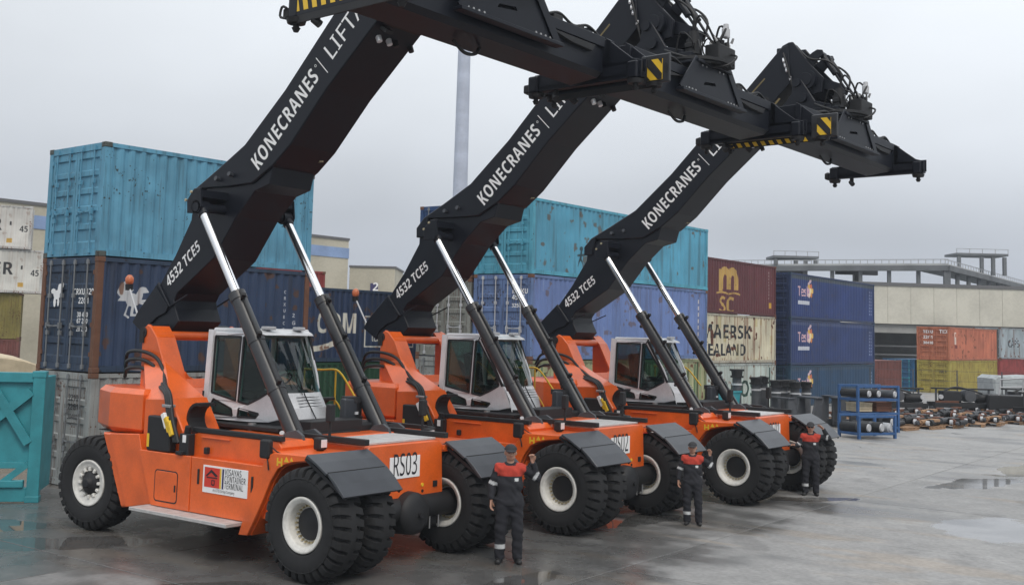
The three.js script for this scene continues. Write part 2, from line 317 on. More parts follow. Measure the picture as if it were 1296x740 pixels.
{ // long beige hall behind the containers at the left
  const t = thing('storage_hall', 'long beige hall with a pale blue band, behind the container stacks at the left', 'warehouse', [0, 0, 0], 0);
  const P = [-44, 66], Q = [-15.4, 104], L = Math.hypot(Q[0] - P[0], Q[1] - P[1]), u = [(Q[0] - P[0]) / L, (Q[1] - P[1]) / L];
  const P3 = (s, y, off = 0) => [P[0] + u[0] * s + u[1] * off, y, -(P[1] + u[1] * s - u[0] * off)];
  const n = 8;
  for (let i = 0; i < n; i++) mesh('wall_panel', bar(P3(L * i / n + 0.04, 5.9), P3(L * (i + 1) / n - 0.04, 5.9), 0.5, 11.8), M.cream2, t);
  mesh('blue_band', bar(P3(0, 10.6, 0.28), P3(L, 10.6, 0.28), 0.06, 0.95), M.paleBlue, t);
  mesh('coping', bar(P3(0, 11.9), P3(L, 11.9), 0.7, 0.22), M.cap, t);
  mesh('end_wall', bar(P3(L, 5.9, 0), P3(L, 5.9, -9), 0.4, 11.8), M.cream2, t);
  mesh('roof', bar(P3(0, 11.72, -5), P3(L, 11.72, -5), 9.5, 0.14), M.cap, t);
  const lf = (s, y, w, h) => mesh('wall_emblem', bar(P3(s, y, 0.3), P3(s + w, y, 0.3), 0.05, h), M.emblem, t);
  M.emblem = std({ color: lin(0.05, 0.22, 0.15), roughness: 0.7 });
  lf(10.2, 9.7, 1.3, 0.55); lf(11.0, 9.1, 1.2, 0.5); lf(10.4, 8.5, 1.4, 0.5);
  const t2 = thing('hall_annex', 'lower beige annex at the far end of the blue banded hall', 'building', [-15.1, 0, -104.2], 0);
  mesh('wall', box(0, 4.25, 0, 9.35, -8, 0, 0.02), M.cream2, t2);
  mesh('coping', box(-0.05, 4.35, 9.35, 9.52, -8.1, 0.1), M.cap, t2);
  M.purple = std({ color: lin(0.035, 0.03, 0.11), roughness: 0.6 });
  const s = mesh('wall_sign', box(2.0, 2.72, 6.9, 7.9, 0.005, 0.07), M.purple, t2);
  mesh('numeral', mv(letters('2', 0.55, fontB), 2.2, 7.2, 0.08), M.letter, s);
}
{ // tall lighting mast
  const t = thing('light_mast', 'tall pale grey tapered lighting mast standing behind the container stacks', 'mast', [-3.25, 0, -68]);
  M.mast = std({ color: lin(0.50, 0.55, 0.66), roughness: 0.55, map: rep(blotch, 0.2) });
  mesh('pole', lathe([[0.55, 0.25], [0.52, 0.9], [0.5, 4], [0.36, 25.5], [0.001, 25.6]], 16), M.mast, t);
  mesh('base_flange', cyl([0, 0, 0], [0, 0.25, 0], 0.85, 0.85, 16), M.steel, t);
}
// ------------------------------------------------------------ shipping containers
const cleanTex = dataTex(512, 256, (i, j) => {
  const a = fbm(i / 40, j / 40, 5, 0, 131), st = fbm(i / 6, j / 120, 4, 0, 133), sp = fbm(i / 6, j / 6, 3, 0, 137), big = fbm(i / 90, j / 70, 3, 0, 139);
  let r = 0.82 + 0.22 * (a - 0.3), g = r, b = r; const run = step2(0.6, 0.74, st) * 0.16; r -= run * 0.6; g -= run * 0.7; b -= run * 0.75;
  const rust = step2(0.77, 0.80, sp * 0.7 + big * 0.34); r += rust * (0.34 - r) * 0.8; g += rust * (0.22 - g) * 0.8; b += rust * (0.16 - b) * 0.8; return [r, g, b];
}, true);
const paint = {};
const paintOf = (r, g, b, k = 1) => { const key = [r, g, b, k].join(); return (paint[key] ??= std({ color: lin(r, g, b), roughness: 0.58, map: rep(grime, 0.16 * k, 0.32 * k) })); };
const rustPaint = std({ color: lin(0.16, 0.075, 0.045), roughness: 0.85, map: rep(blotch, 1.1) });
const W0 = 2.438;
M.lockBar = std({ color: lin(0.2, 0.21, 0.22), metalness: 0.3, roughness: 0.5 });
// corrugated sheet in the XY plane (outer face at z = 0), metric uv scaled to the whole side
let dentSeed = 1;
function corrugated(L, y0, y1, depth = 0.036, pitch = 0.278, whole = null) {
  const n = Math.max(2, Math.round(L / pitch)), p = L / n, prof = [];
  for (let i = 0; i < n; i++) prof.push([i * p, 0], [i * p + p * 0.27, 0], [i * p + p * 0.5, -depth], [i * p + p * 0.77, -depth]);
  prof.push([L, 0]);
  const pos = [], uv = [];
  const rows = y1 - y0 > 1 ? 5 : 1, so = hash2(Math.round(L * 100), dentSeed++, 3) * 50, dent = (x, y) => 0.05 * (fbm(x * 0.55 + so, y * 0.7 + so, 2, 0, 401) - 0.5) * clamp(Math.min(y - y0, y1 - y) * 3);
  for (let i = 0; i + 1 < prof.length; i++) for (let r = 0; r < rows; r++) {
    const [a, za] = prof[i], [b, zb] = prof[i + 1], ya = y0 + (y1 - y0) * r / rows, yb = y0 + (y1 - y0) * (r + 1) / rows;
    const q = [[a, ya, za - Math.max(0, dent(a, ya))], [b, ya, zb - Math.max(0, dent(b, ya))], [b, yb, zb - Math.max(0, dent(b, yb))], [a, yb, za - Math.max(0, dent(a, yb))]];
    for (const k of [0, 1, 2, 0, 2, 3]) { pos.push(...q[k]); uv.push(whole ? (q[k][0] + whole[0]) / whole[1] : q[k][0], whole ? q[k][1] / whole[2] : q[k][1]); }
  }
  const g = new THREE.BufferGeometry(); g.setAttribute('position', new THREE.Float32BufferAttribute(pos, 3)); g.setAttribute('uv', new THREE.Float32BufferAttribute(uv, 2)); g.computeVertexNormals(); return g;
}
// side print: base colour, weathering and lettering painted on the sheet
function sideTex(L, H, color, draw, dirt = 1) {
  const w = 1024, h = Math.round(1024 * H / L / 2) * 2, c = document.createElement('canvas'); c.width = w; c.height = h;
  const x = c.getContext('2d'); x.fillStyle = color; x.fillRect(0, 0, w, h);
  const s = w / L; x.save(); draw(x, s, w, h); x.restore();
  const im = x.getImageData(0, 0, w, h), d = im.data;
  for (let j = 0; j < h; j++) for (let i = 0; i < w; i++) {
    const k = (j * w + i) * 4, X = i / s, Y = j / s;
    const a = fbm(X * 1.1 + L, Y * 1.1 + H * 9, 4, 0, 41), st = fbm(X * 7 + L * 3, Y * 0.35, 4, 0, 43), sp = fbm(X * 3.2, Y * 3.2 + L, 3, 0, 47);
    let f = 0.84 + 0.26 * (a - 0.3); const run = step2(0.56, 0.72, st) * 0.20 * dirt, ru = step2(0.69, 0.76, sp) * dirt;
    d[k] *= f * (1 - run * 0.7); d[k + 1] *= f * (1 - run); d[k + 2] *= f * (1 - run * 1.1);
    d[k] += ru * (92 - d[k]) * 0.7; d[k + 1] += ru * (54 - d[k + 1]) * 0.7; d[k + 2] += ru * (36 - d[k + 2]) * 0.7;
  }
  x.putImageData(im, 0, 0);
  const t = new THREE.CanvasTexture(c); t.colorSpace = THREE.SRGBColorSpace; t.generateMipmaps = true; t.minFilter = THREE.LinearMipmapLinearFilter; t.magFilter = THREE.LinearFilter; return t;
}
// origin at the bottom of the corner between door end (-X) and the near side (+Z); the box runs to X = L and Z = -W0
function container(name, label, o) {
  const { L = 6.058, H = 2.591, pos, yaw, mat, side, grp, doorMat = mat, postMat = mat, bars = M.lockBar, doorPrint, castMat = rustPaint } = o;
  const t = thing(name, label, 'container', pos, Math.PI / 2 - yaw, grp);
  const sideMat = side ? std({ map: side, roughness: 0.58 }) : mat;
  const s1 = corrugated(L - 0.24, 0.14, H - 0.1, 0.036, 0.278, side ? [0.12, L, H] : null).translate(0.12, 0, -0.012);
  mesh('side_panel', s1, sideMat, t, true);
  mesh('side_panel', rot(corrugated(L - 0.24, 0.14, H - 0.1), 0, Math.PI, 0).translate(L - 0.12, 0, -W0 + 0.012), mat, t, true);
  mesh('end_wall', rot(corrugated(W0 - 0.24, 0.14, H - 0.1, 0.045, 0.25), 0, Math.PI / 2, 0).translate(L - 0.012, 0, -0.12), mat, t, true);
  mesh('roof', corrugated(W0 - 0.2, 0.1, L - 0.1, 0.02, 0.22).rotateX(-Math.PI / 2).rotateY(-Math.PI / 2).translate(0, H - 0.02, -W0 + 0.1), mat, t, true);
  const Z = -W0;
  mesh('bottom_rail', [box(0.16, L - 0.16, 0.02, 0.155, -0.11, -0.004)], mat, t); mesh('bottom_rail', [box(0.16, L - 0.16, 0.02, 0.155, Z + 0.004, Z + 0.11)], mat, t);
  mesh('top_rail', [box(0.16, L - 0.16, H - 0.105, H - 0.012, -0.075, -0.002)], mat, t); mesh('top_rail', [box(0.16, L - 0.16, H - 0.105, H - 0.012, Z + 0.002, Z + 0.075)], mat, t);
  mesh('door_header', box(0.01, 0.1, H - 0.16, H - 0.012, Z + 0.16, -0.16), mat, t); mesh('door_sill', box(0.01, 0.1, 0.02, 0.17, Z + 0.16, -0.16), mat, t);
  mesh('floor', box(0.1, L - 0.1, 0.15, 0.18, Z + 0.1, -0.1), M.wood, t);
  for (const x of [0, L - 0.16]) for (const z of [-0.15, Z]) {
    mesh('corner_post', box(x + 0.004, x + 0.156, 0.118, H - 0.118, z + 0.003, z + 0.147, 0.012), postMat, t);
    for (const y of [0, H - 0.118]) mesh('corner_casting', box(x - 0.004, x + 0.174, y, y + 0.118, z - 0.008, z + 0.158, 0.014), castMat, t);
  }
  // doors: pressed panels with horizontal ribs, two locking bars and handles each
  const dw = (W0 - 0.32) / 2;
  for (const k of [0, 1]) {
    const z0 = -0.16 - k * dw, y0 = 0.175, y1 = H - 0.165, pr = [[y0, 0]];
    const n = 5, hgt = (y1 - y0 - 0.2) / n;
    for (let i = 0; i < n; i++) { const a = y0 + 0.1 + i * hgt; pr.push([a + hgt * 0.12, 0], [a + hgt * 0.2, 0.034], [a + hgt * 0.78, 0.034], [a + hgt * 0.86, 0]); }
    pr.push([y1, 0], [y1, 0.06], [y0, 0.06]);
    const d = mesh('door', [prism(pr.map(([y, x]) => [x + 0.03, y]), z0 - dw + 0.1, z0 - 0.1, 0), box(0.026, 0.08, y0, y1, z0 - 0.1, z0 - 0.008, 0.006), box(0.026, 0.08, y0, y1, z0 - dw + 0.008, z0 - dw + 0.1, 0.006)], doorMat, t);
    for (const f of [0.24, 0.76]) {
      const z = z0 - dw * f, lb = [cyl([-0.012, 0.06, z], [-0.012, H - 0.05, z], 0.019, 0.019, 7)];
      for (const y of [0.12, H * 0.33, H * 0.66, H - 0.12]) lb.push(box(-0.03, 0.026, y - 0.05, y + 0.05, z - 0.045, z + 0.045, 0.006));
      mesh('lock_bar', lb, bars, d);
      mesh('door_handle', [bar([-0.04, 1.02, z], [-0.04, 1.0, z + (f < 0.5 ? -0.34 : 0.34)], 0.02, 0.035), box(-0.05, 0.026, 0.95, 1.08, z - 0.03, z + 0.03)], bars, d);
    }
    for (const y of [0.35, 1.0, 1.7, H - 0.4]) mesh('hinge', box(0.0, 0.03, y, y + 0.1, k ? -W0 + 0.15 : -0.2, k ? -W0 + 0.2 : -0.15, 0.004), postMat, d);
  }
  if (doorPrint) doorPrint(t, dw);
  return t;
}
const font = (px, w = 'bold') => `${w} ${Math.round(px)}px sans-serif`;
const cond = (x, text, px, cx, cy, sx, fill, w) => { x.save(); x.translate(cx, cy); x.scale(sx, 1); x.font = font(px, w); x.fillStyle = fill; x.textBaseline = 'alphabetic'; x.fillText(text, 0, 0); x.restore(); };
const marks = (x, s, L, col, top = 0.35) => { for (let i = 0; i < 5; i++) { cond(x, ['4', '22G1', '30480', '2230', '28250'][i], 0.11 * s, (L - 0.72) * s, (top + 0.2 + i * 0.19) * s, 0.9, col); } };
const P = [];
const dprint = (list) => (t, dw) => { for (const [txt, h, z, y, m] of list) mesh('door_marking', rot(letters(txt, h), 0, -Math.PI / 2, 0).translate(0.018, y, z), m ?? M.letter, t); };
const C3 = (x, d, y) => [x, y, -d];
// winged horse emblem in plain strokes, u metres wide
function horse(x, u, X, Y, col) {
  x.save(); x.translate(X, Y); x.scale(u, u); x.fillStyle = x.strokeStyle = col; x.lineCap = 'round';
  x.beginPath(); x.moveTo(-0.5, 0.02); x.quadraticCurveTo(-0.3, -0.3, -0.02, -0.16); x.quadraticCurveTo(0.1, -0.42, 0.26, -0.34); x.lineTo(0.36, -0.22); x.lineTo(0.2, -0.2); x.quadraticCurveTo(0.2, 0.05, 0.02, 0.12); x.quadraticCurveTo(-0.22, 0.2, -0.3, 0.02); x.closePath(); x.fill();
  x.lineWidth = 0.06; for (const q of [[-0.2, 0.1, -0.3, 0.36, -0.18, 0.42], [-0.08, 0.12, -0.1, 0.36, 0.04, 0.36], [0.12, 0.04, 0.34, 0.1, 0.3, 0.28], [0.16, 0, 0.4, -0.02, 0.42, 0.14]]) { x.beginPath(); x.moveTo(q[0], q[1]); x.lineTo(q[2], q[3]); x.lineTo(q[4], q[5]); x.stroke(); }
  for (let i = 0; i < 4; i++) { x.beginPath(); x.ellipse(-0.26 - i * 0.05, -0.18 - i * 0.05, 0.2, 0.05, -0.5 - i * 0.16, 0, 7); x.fill(); }
  x.restore();
}
const clean = (r, g, b) => std({ color: lin(r, g, b), roughness: 0.55, map: rep(cleanTex, 0.2, 0.36) });
const turq = clean(0.135, 0.40, 0.58), navy = paintOf(0.036, 0.068, 0.125), pale = paintOf(0.40, 0.42, 0.41), purpleB = paintOf(0.15, 0.24, 0.47), turq2 = clean(0.10, 0.42, 0.57);
const white = paintOf(0.62, 0.62, 0.60), olive = paintOf(0.24, 0.20, 0.045), maroon = paintOf(0.13, 0.032, 0.035), tesk = paintOf(0.024, 0.048, 0.135), teskG = paintOf(0.02, 0.068, 0.125);
const orangeC = paintOf(0.56, 0.19, 0.10), yellowC = paintOf(0.46, 0.38, 0.075), brownC = paintOf(0.20, 0.062, 0.05), blueC = paintOf(0.015, 0.11, 0.25), green = paintOf(0.018, 0.085, 0.04), greenPale = paintOf(0.26, 0.29, 0.15), redC = paintOf(0.36, 0.055, 0.05), silver = paintOf(0.34, 0.38, 0.41), blueTop = paintOf(0.02, 0.075, 0.22);
// left stack, nearest the camera
const aY = 0.69, aP = (y) => C3(-9.128, 24.606, y);
container('shipping_container', 'weathered pale grey container at the bottom of the left stack, under the navy one', { pos: aP(0), yaw: aY, H: 2.535, mat: pale, postMat: pale, doorPrint: dprint([['2210', 0.1, -0.95, 1.9, M.ink], ['22G1', 0.1, -0.95, 1.7, M.ink], ['30480', 0.08, -0.95, 1.5, M.ink]]) });
container('shipping_container', 'navy container with white horse emblems and rusty corner post, middle of the left stack', { pos: aP(2.54), yaw: aY, H: 2.571, mat: navy, postMat: rustPaint,
  side: sideTex(6.058, 2.571, '#2f4362', (x, s) => { horse(x, 0.9 * s, 1.0 * s, 0.95 * s, '#d5dade'); x.strokeStyle = '#d5dade'; x.lineWidth = 0.09 * s; x.beginPath(); x.arc(1.95 * s, 1.0 * s, 0.22 * s, 0.6, 5.6); x.stroke(); for (let i = 0; i < 9; i++) cond(x, 'CRXU8'[i % 5], 0.12 * s, 5.25 * s, (0.6 + i * 0.16) * s, 1, '#c8ced6'); for (let i = 0; i < 3; i++) cond(x, '2G1'[i], 0.14 * s, 5.55 * s, (1.2 + i * 0.2) * s, 1, '#c8ced6'); }),
  doorPrint: (t) => { dprint([['CRXU 1291', 0.1, -1.02, 1.72], ['22G1', 0.1, -0.78, 1.52], ['30 480', 0.08, -0.8, 1.22], ['67 200', 0.08, -0.8, 1.08], ['28 250', 0.08, -0.8, 0.9]])(t);
    mesh('emblem', rot(join([0, 1, 2, 3, 4, 5].map((i) => new THREE.CircleGeometry([0.16, 0.1, 0.07, 0.06, 0.05, 0.11][i], 8).scale(1, [0.7, 1.2, 1, 2, 2, 0.6][i], 1).translate([0, 0.12, 0.22, -0.08, 0.08, -0.16][i], [0, 0.14, 0.22, -0.17, -0.17, 0.08][i], i * 0.0008))), 0, -Math.PI / 2, 0).translate(0.012, 1.72, -1.72), M.letter, t); } });
container('shipping_container', 'turquoise container with closed doors on top of the left stack', { pos: aP(5.115), yaw: aY, H: 2.569, mat: turq, postMat: turq, bars: turq, castMat: paintOf(0.10, 0.12, 0.11) });
// stack with the white lettering, seen between the first two machines
const fY = 0.66, fP = (y) => C3(-8.95, 36.9, y);
container('shipping_container', 'green container at the bottom, under the navy container with large white letters', { L: 12.19, pos: fP(0), yaw: fY, H: 2.43, mat: green });
container('shipping_container', 'navy container with large white letters, resting on a green one', { L: 12.19, pos: fP(2.435), yaw: fY, H: 2.66, mat: navy, side: sideTex(12.19, 2.66, '#26395a', (x, s) => {
  cond(x, 'COM', 1.02 * s, 3.45 * s, 1.62 * s, 0.86, '#e4e2d6');
  x.strokeStyle = '#e4e2d6'; x.lineWidth = 0.2 * s; x.beginPath(); x.moveTo(2.6 * s, 2.2 * s); x.quadraticCurveTo(4.2 * s, 2.3 * s, 4.9 * s, 1.62 * s); x.stroke();
  x.lineWidth = 0.05 * s; x.strokeRect(5.9 * s, 0.98 * s, 2.6 * s, 1.12 * s); cond(x, 'tan', 0.5 * s, 6.2 * s, 1.9 * s, 0.95, '#e4e2d6', ''); cond(x, 'C', 0.42 * s, 6.15 * s, 1.42 * s, 1, '#e4e2d6'); }) });
container('shipping_container', 'small red container just showing above the navy lettered one', { pos: C3(-12.5, 48, 3.0), yaw: fY, H: 3.3, mat: redC });
// centre stack
const bY = 0.657, bP = (y) => C3(0.68, 36.2, y);
container('shipping_container', 'pale green streaked container at the bottom of the centre stack', { L: 12.19, pos: bP(0), yaw: bY, H: 2.78, mat: greenPale, side: sideTex(12.19, 2.78, '#a9ad86', (x, s, w, h) => { for (let i = 0; i < 60; i++) { x.fillStyle = ['#4c6b45', '#8a9a70', '#c7c79a', '#5d7a56'][i % 4]; x.fillRect(i * w / 60 + rr(0, 6), rr(0, h * 0.15), rr(3, 9), h); } }, 1.3) });
container('shipping_container', 'faded violet blue container, middle of the centre stack', { L: 12.19, pos: bP(2.79), yaw: bY, H: 2.79, mat: purpleB, bars: M.greyWhite, side: sideTex(12.19, 2.79, '#7189c0', (x, s, w, h) => { x.fillStyle = '#d9dde6'; x.fillRect(2.0 * s, 0.6 * s, 0.42 * s, 1.5 * s); x.fillStyle = '#dfe3ea'; for (let i = 0; i < 7; i++) x.fillRect(11.45 * s, (0.4 + i * 0.26) * s, 0.05 * s, 0.16 * s); for (let i = 0; i < 26; i++) { x.fillStyle = 'rgba(196,204,224,0.25)'; x.fillRect(rr(0, w), rr(0, h), rr(2, 5), rr(20, 120)); } }, 0.6), doorPrint: dprint([['MRKU', 0.12, -0.8, 2.15], ['45G1', 0.12, -0.8, 1.95], ['32500', 0.09, -0.8, 1.7]]) });
container('shipping_container', 'turquoise container on top of the centre stack, above the violet blue one', { L: 12.19, pos: bP(5.585), yaw: bY, H: 2.52, mat: turq2, bars: turq2, postMat: turq2, castMat: turq2, side: sideTex(12.19, 2.52, '#5aa6c4', (x, s) => { x.strokeStyle = x.fillStyle = '#22404a'; x.lineWidth = 0.07 * s; for (let i = 0; i < 3; i++) { const a = (2.9 + i * 0.72) * s, b = 1.75 * s; x.beginPath(); x.arc(a, b - 0.25 * s, 0.08 * s, 0, 7); x.fill(); x.beginPath(); x.moveTo(a, b - 0.18 * s); x.lineTo(a - 0.04 * s, b + 0.1 * s); x.lineTo(a - 0.2 * s, b + 0.38 * s); x.moveTo(a - 0.04 * s, b + 0.1 * s); x.lineTo(a + 0.16 * s, b + 0.36 * s); x.moveTo(a - 0.26 * s, b); x.lineTo(a + 0.24 * s, b - 0.06 * s); x.stroke(); } }, 0.8) });
// neighbour of the centre stack, hidden mostly by the second boom
const b2 = (y) => C3(0.68 - 2.55 * Math.cos(bY), 36.2 + 2.55 * Math.sin(bY), y);
container('shipping_container', 'grey container at the bottom beside the centre stack, left of the pale green one', { pos: b2(0), yaw: bY, H: 2.78, mat: pale });
container('shipping_container', 'light grey container with ribbed doors, left of the violet blue container', { pos: b2(2.79), yaw: bY, H: 2.66, mat: paintOf(0.30, 0.31, 0.28), bars: M.greyWhite });
container('shipping_container', 'deep blue container with a white diamond mark, top left of the centre stack', { pos: b2(5.455), yaw: bY, H: 2.56, mat: blueTop, doorPrint: (t) => { mesh('diamond_mark', new THREE.CircleGeometry(0.24, 4).rotateY(-Math.PI / 2).translate(0.018, 1.55, -1.78), M.letter, t); } });
// stack with the big black lettering
const cY = 0.653, cP = (y) => C3(7.51, 51.52, y), cL = 11.46;
container('shipping_container', 'pale green white container with dark green letters, at the bottom under the cream lettered one', { L: cL, pos: cP(0), yaw: cY, H: 2.40, mat: paintOf(0.5, 0.55, 0.52), side: sideTex(cL, 2.40, '#c3d0ca', (x, s) => { cond(x, 'AGOS', 1.15 * s, 5.0 * s, 1.7 * s, 1.35, '#1f4238'); x.fillStyle = '#1f4238'; x.fillRect(10.7 * s, 0.25 * s, 0.07 * s, 1.1 * s); }, 0.8) });
container('shipping_container', 'cream container with black block letters and rust runs, middle of its stack', { L: cL, pos: cP(2.405), yaw: cY, H: 2.46, mat: paintOf(0.56, 0.53, 0.43), side: sideTex(cL, 2.46, '#d9d2b8', (x, s, w, h) => {
  cond(x, 'MAERSK', 0.95 * s, 2.85 * s, 1.22 * s, 1.5, '#20242c'); cond(x, 'SEALAND', 0.82 * s, 3.0 * s, 2.08 * s, 1.34, '#20242c');
  for (let i = 0; i < 60; i++) { x.fillStyle = `rgba(${96 + rr(0, 30)},${52 + rr(0, 20)},24,${rr(0.3, 0.8)})`; x.fillRect(rr(0, w), h * rr(0.86, 0.93), rr(2, 5), h * 0.14); } for (let i = 0; i < 10; i++) { x.fillStyle = 'rgba(190,168,96,0.35)'; x.fillRect(rr(0.3 * w, w), rr(0, h), rr(10, 50), rr(20, 60)); } }, 1.6) });
container('shipping_container', 'maroon container with large ochre initials on top of the cream one', { L: cL, pos: cP(4.87), yaw: cY, H: 2.73, mat: maroon, side: sideTex(cL, 2.73, '#66343a', (x, s) => {
  x.fillStyle = x.strokeStyle = '#c9a45c'; x.lineWidth = 0.42 * s; const X = 4.95 * s, B = 1.5 * s;
  for (const k of [0, 1]) { x.beginPath(); x.moveTo(X + k * 0.85 * s, B); x.lineTo(X + k * 0.85 * s, 0.98 * s); x.arc(X + (k * 0.85 + 0.425) * s, 1.0 * s, 0.425 * s, Math.PI, 0); x.lineTo(X + (k + 1) * 0.85 * s, B); x.stroke(); }
  x.fillRect(X - 0.24 * s, 0.52 * s, 0.42 * s, 1.1 * s); x.lineWidth = 0.09 * s; x.beginPath(); x.moveTo(X - 0.45 * s, 1.72 * s); x.quadraticCurveTo(X + 0.2 * s, 1.6 * s, X + 0.85 * s, 1.74 * s); x.quadraticCurveTo(X + 1.5 * s, 1.6 * s, X + 2.15 * s, 1.72 * s); x.stroke();
  cond(x, 'SC', 1.15 * s, X - 0.2 * s, 2.68 * s, 1.25, '#c9a45c');
  for (let i = 0; i < 9; i++) { cond(x, 'MSCU5129X'[i], 0.13 * s, 10.5 * s, (0.45 + i * 0.17) * s, 1.4, '#cfc7c2'); if (i % 2) cond(x, '4G1'[(i - 1) / 2 % 3], 0.13 * s, 10.85 * s, (0.45 + i * 0.17) * s, 1.4, '#cfc7c2'); } x.fillStyle = '#d2a336'; x.fillRect(10.6 * s, 2.0 * s, 0.36 * s, 0.3 * s); }, 0.5) });
container('shipping_container', 'second maroon container behind, its roof edge showing above the ochre lettered one', { L: cL, pos: C3(4.9, 55.6, 5.1), yaw: cY, H: 2.9, mat: maroon });
for (const y of [0, 2.55]) container('shipping_container', y ? 'brown container in the row behind, carrying the second maroon one' : 'brown container hidden low in the row behind the cream lettered one', { L: cL, pos: C3(4.9, 55.6, y), yaw: cY, H: 2.54, mat: brownC });
// three dark blue boxes with a colourful flower print
const dY = 0.639, dP = (y) => C3(15.355, 60.94, y);
const flower = (x, s, X, Y, k) => { for (let i = 0; i < 6; i++) { x.fillStyle = ['#e8c46a', '#d98a4a', '#eed9c8', '#caa0c8', '#e6b95a', '#d97a5a'][i]; x.beginPath(); x.ellipse(X + (1.02 + 0.2 * Math.cos(i * 1.05)) * k, Y + (-0.12 + 0.2 * Math.sin(i * 1.05)) * k, 0.17 * k, 0.13 * k, i, 0, 7); x.fill(); } x.fillStyle = '#f3e3b2'; x.beginPath(); x.arc(X + 1.02 * k, Y - 0.12 * k, 0.12 * k, 0, 7); x.fill(); x.fillStyle = '#e2c7d2'; x.beginPath(); x.ellipse(X + 0.95 * k, Y - 0.5 * k, 0.2 * k, 0.08 * k, -0.5, 0, 7); x.fill(); cond(x, 'Tes', 0.62 * k, X - 0.42 * k, Y + 0.16 * k, 1, '#d9b3ba'); cond(x, 'k', 0.62 * k, X + 0.56 * k, Y + 0.16 * k, 0.8, '#d9b3ba'); x.fillStyle = '#d5d9e4'; x.fillRect(X - 0.35 * k, Y + 0.36 * k, 1.25 * k, 0.17 * k); };
const dTop = (col) => (x, s, w, h) => { x.fillStyle = col; x.fillRect(0, 0, w, 0.32 * s); flower(x, s, 1.6 * s, 1.05 * s, 1.25 * s); for (let i = 0; i < 8; i++) { x.fillStyle = '#a9b4cc'; x.fillRect(12.75 * s, (0.5 + i * 0.2) * s, 0.12 * s, 0.12 * s); x.fillRect(13.05 * s, (0.5 + i * 0.2) * s, 0.2 * s, 0.13 * s); } };
container('shipping_container', 'teal blue container with a flower print, bottom of the dark blue stack', { L: 13.716, pos: dP(0), yaw: dY, H: 2.26, mat: teskG, castMat: teskG, bars: tesk, side: sideTex(13.716, 2.26, '#27496a', dTop('#3a5068'), 0.2) });
container('shipping_container', 'dark blue container with a flower print, middle of the dark blue stack', { L: 13.716, pos: dP(2.265), yaw: dY, H: 2.54, mat: tesk, castMat: teskG, bars: tesk, side: sideTex(13.716, 2.54, '#2c3f72', dTop('#47557c'), 0.2) });
container('shipping_container', 'dark blue container with a flower print, top of the dark blue stack', { L: 13.716, pos: dP(4.81), yaw: dY, H: 2.54, mat: tesk, castMat: teskG, bars: tesk, side: sideTex(13.716, 2.54, '#2a3f78', dTop('#4a5560'), 0.2) });
// right hand row in front of the warehouse
const eY = 0.679, eP = (y, k = 0) => C3(32.649 - k * 2.6 * Math.cos(eY), 82.829 + k * 2.6 * Math.sin(eY), y);
container('shipping_container', 'yellow container with ribbed doors under the orange one in front of the warehouse', { L: 12.19, pos: eP(0), yaw: eY, H: 2.415, mat: yellowC, castMat: yellowC, bars: yellowC, doorPrint: dprint([['22G1', 0.12, -0.8, 1.5, M.ink]]) });
container('shipping_container', 'orange container with white markings on top of the yellow one', { L: 12.19, pos: eP(2.42), yaw: eY, H: 2.5, mat: orangeC, castMat: orangeC, bars: orangeC, side: sideTex(12.19, 2.5, '#c8775b', (x, s, w, h) => { x.fillStyle = '#ecd9cf'; x.fillRect(1.2 * s, 0.4 * s, 0.5 * s, 0.9 * s); x.fillStyle = '#c8775b'; x.fillRect(1.35 * s, 0.5 * s, 0.2 * s, 0.25 * s); x.fillStyle = '#7c2f24'; x.fillRect(1.35 * s, 1.35 * s, 0.5 * s, 0.25 * s); for (let i = 0; i < 18; i++) { x.fillStyle = 'rgba(110,48,32,0.6)'; x.fillRect(rr(0.1 * w, 0.6 * w), h * 0.9, rr(3, 9), h * 0.1); } }), doorPrint: dprint([['TEX', 0.2, -0.75, 2.0], ['TEXU', 0.16, -1.95, 2.0], ['22G1', 0.16, -1.95, 1.6], ['30480', 0.14, -1.95, 1.2]]) });
container('shipping_container', 'blue container with closed doors, left of the yellow one', { L: 12.19, pos: eP(0, 1), yaw: eY, H: 2.43, mat: blueC, castMat: blueC, bars: M.teal, doorPrint: dprint([['TAL', 0.24, -1.9, 1.6], ['22G1', 0.2, -1.9, 1.1]]) });
container('shipping_container', 'red brown container standing between the dark blue stack and the blue doors', { L: 6.058, pos: C3(27.6 - 6.058 * Math.sin(eY), 78.6 - 6.058 * Math.cos(eY), 0), yaw: eY, H: 2.44, mat: brownC, castMat: brownC });
container('shipping_container', 'silver grey container with dark lettering, at the right edge on a red one', { L: 6.058, pos: C3(43.3, 98.5, 2.45), yaw: eY + 0.15, H: 2.75, mat: silver, doorMat: paintOf(0.1, 0.11, 0.11), side: sideTex(6.058, 2.75, '#a9b6bd', (x, s) => { cond(x, 'CAPS', 0.9 * s, 1.6 * s, 1.7 * s, 1.1, '#333c44'); }, 1.4) });
container('shipping_container', 'red container under the silver grey one at the right edge', { L: 6.058, pos: C3(43.3, 98.5, 0), yaw: eY + 0.15, H: 2.445, mat: redC });
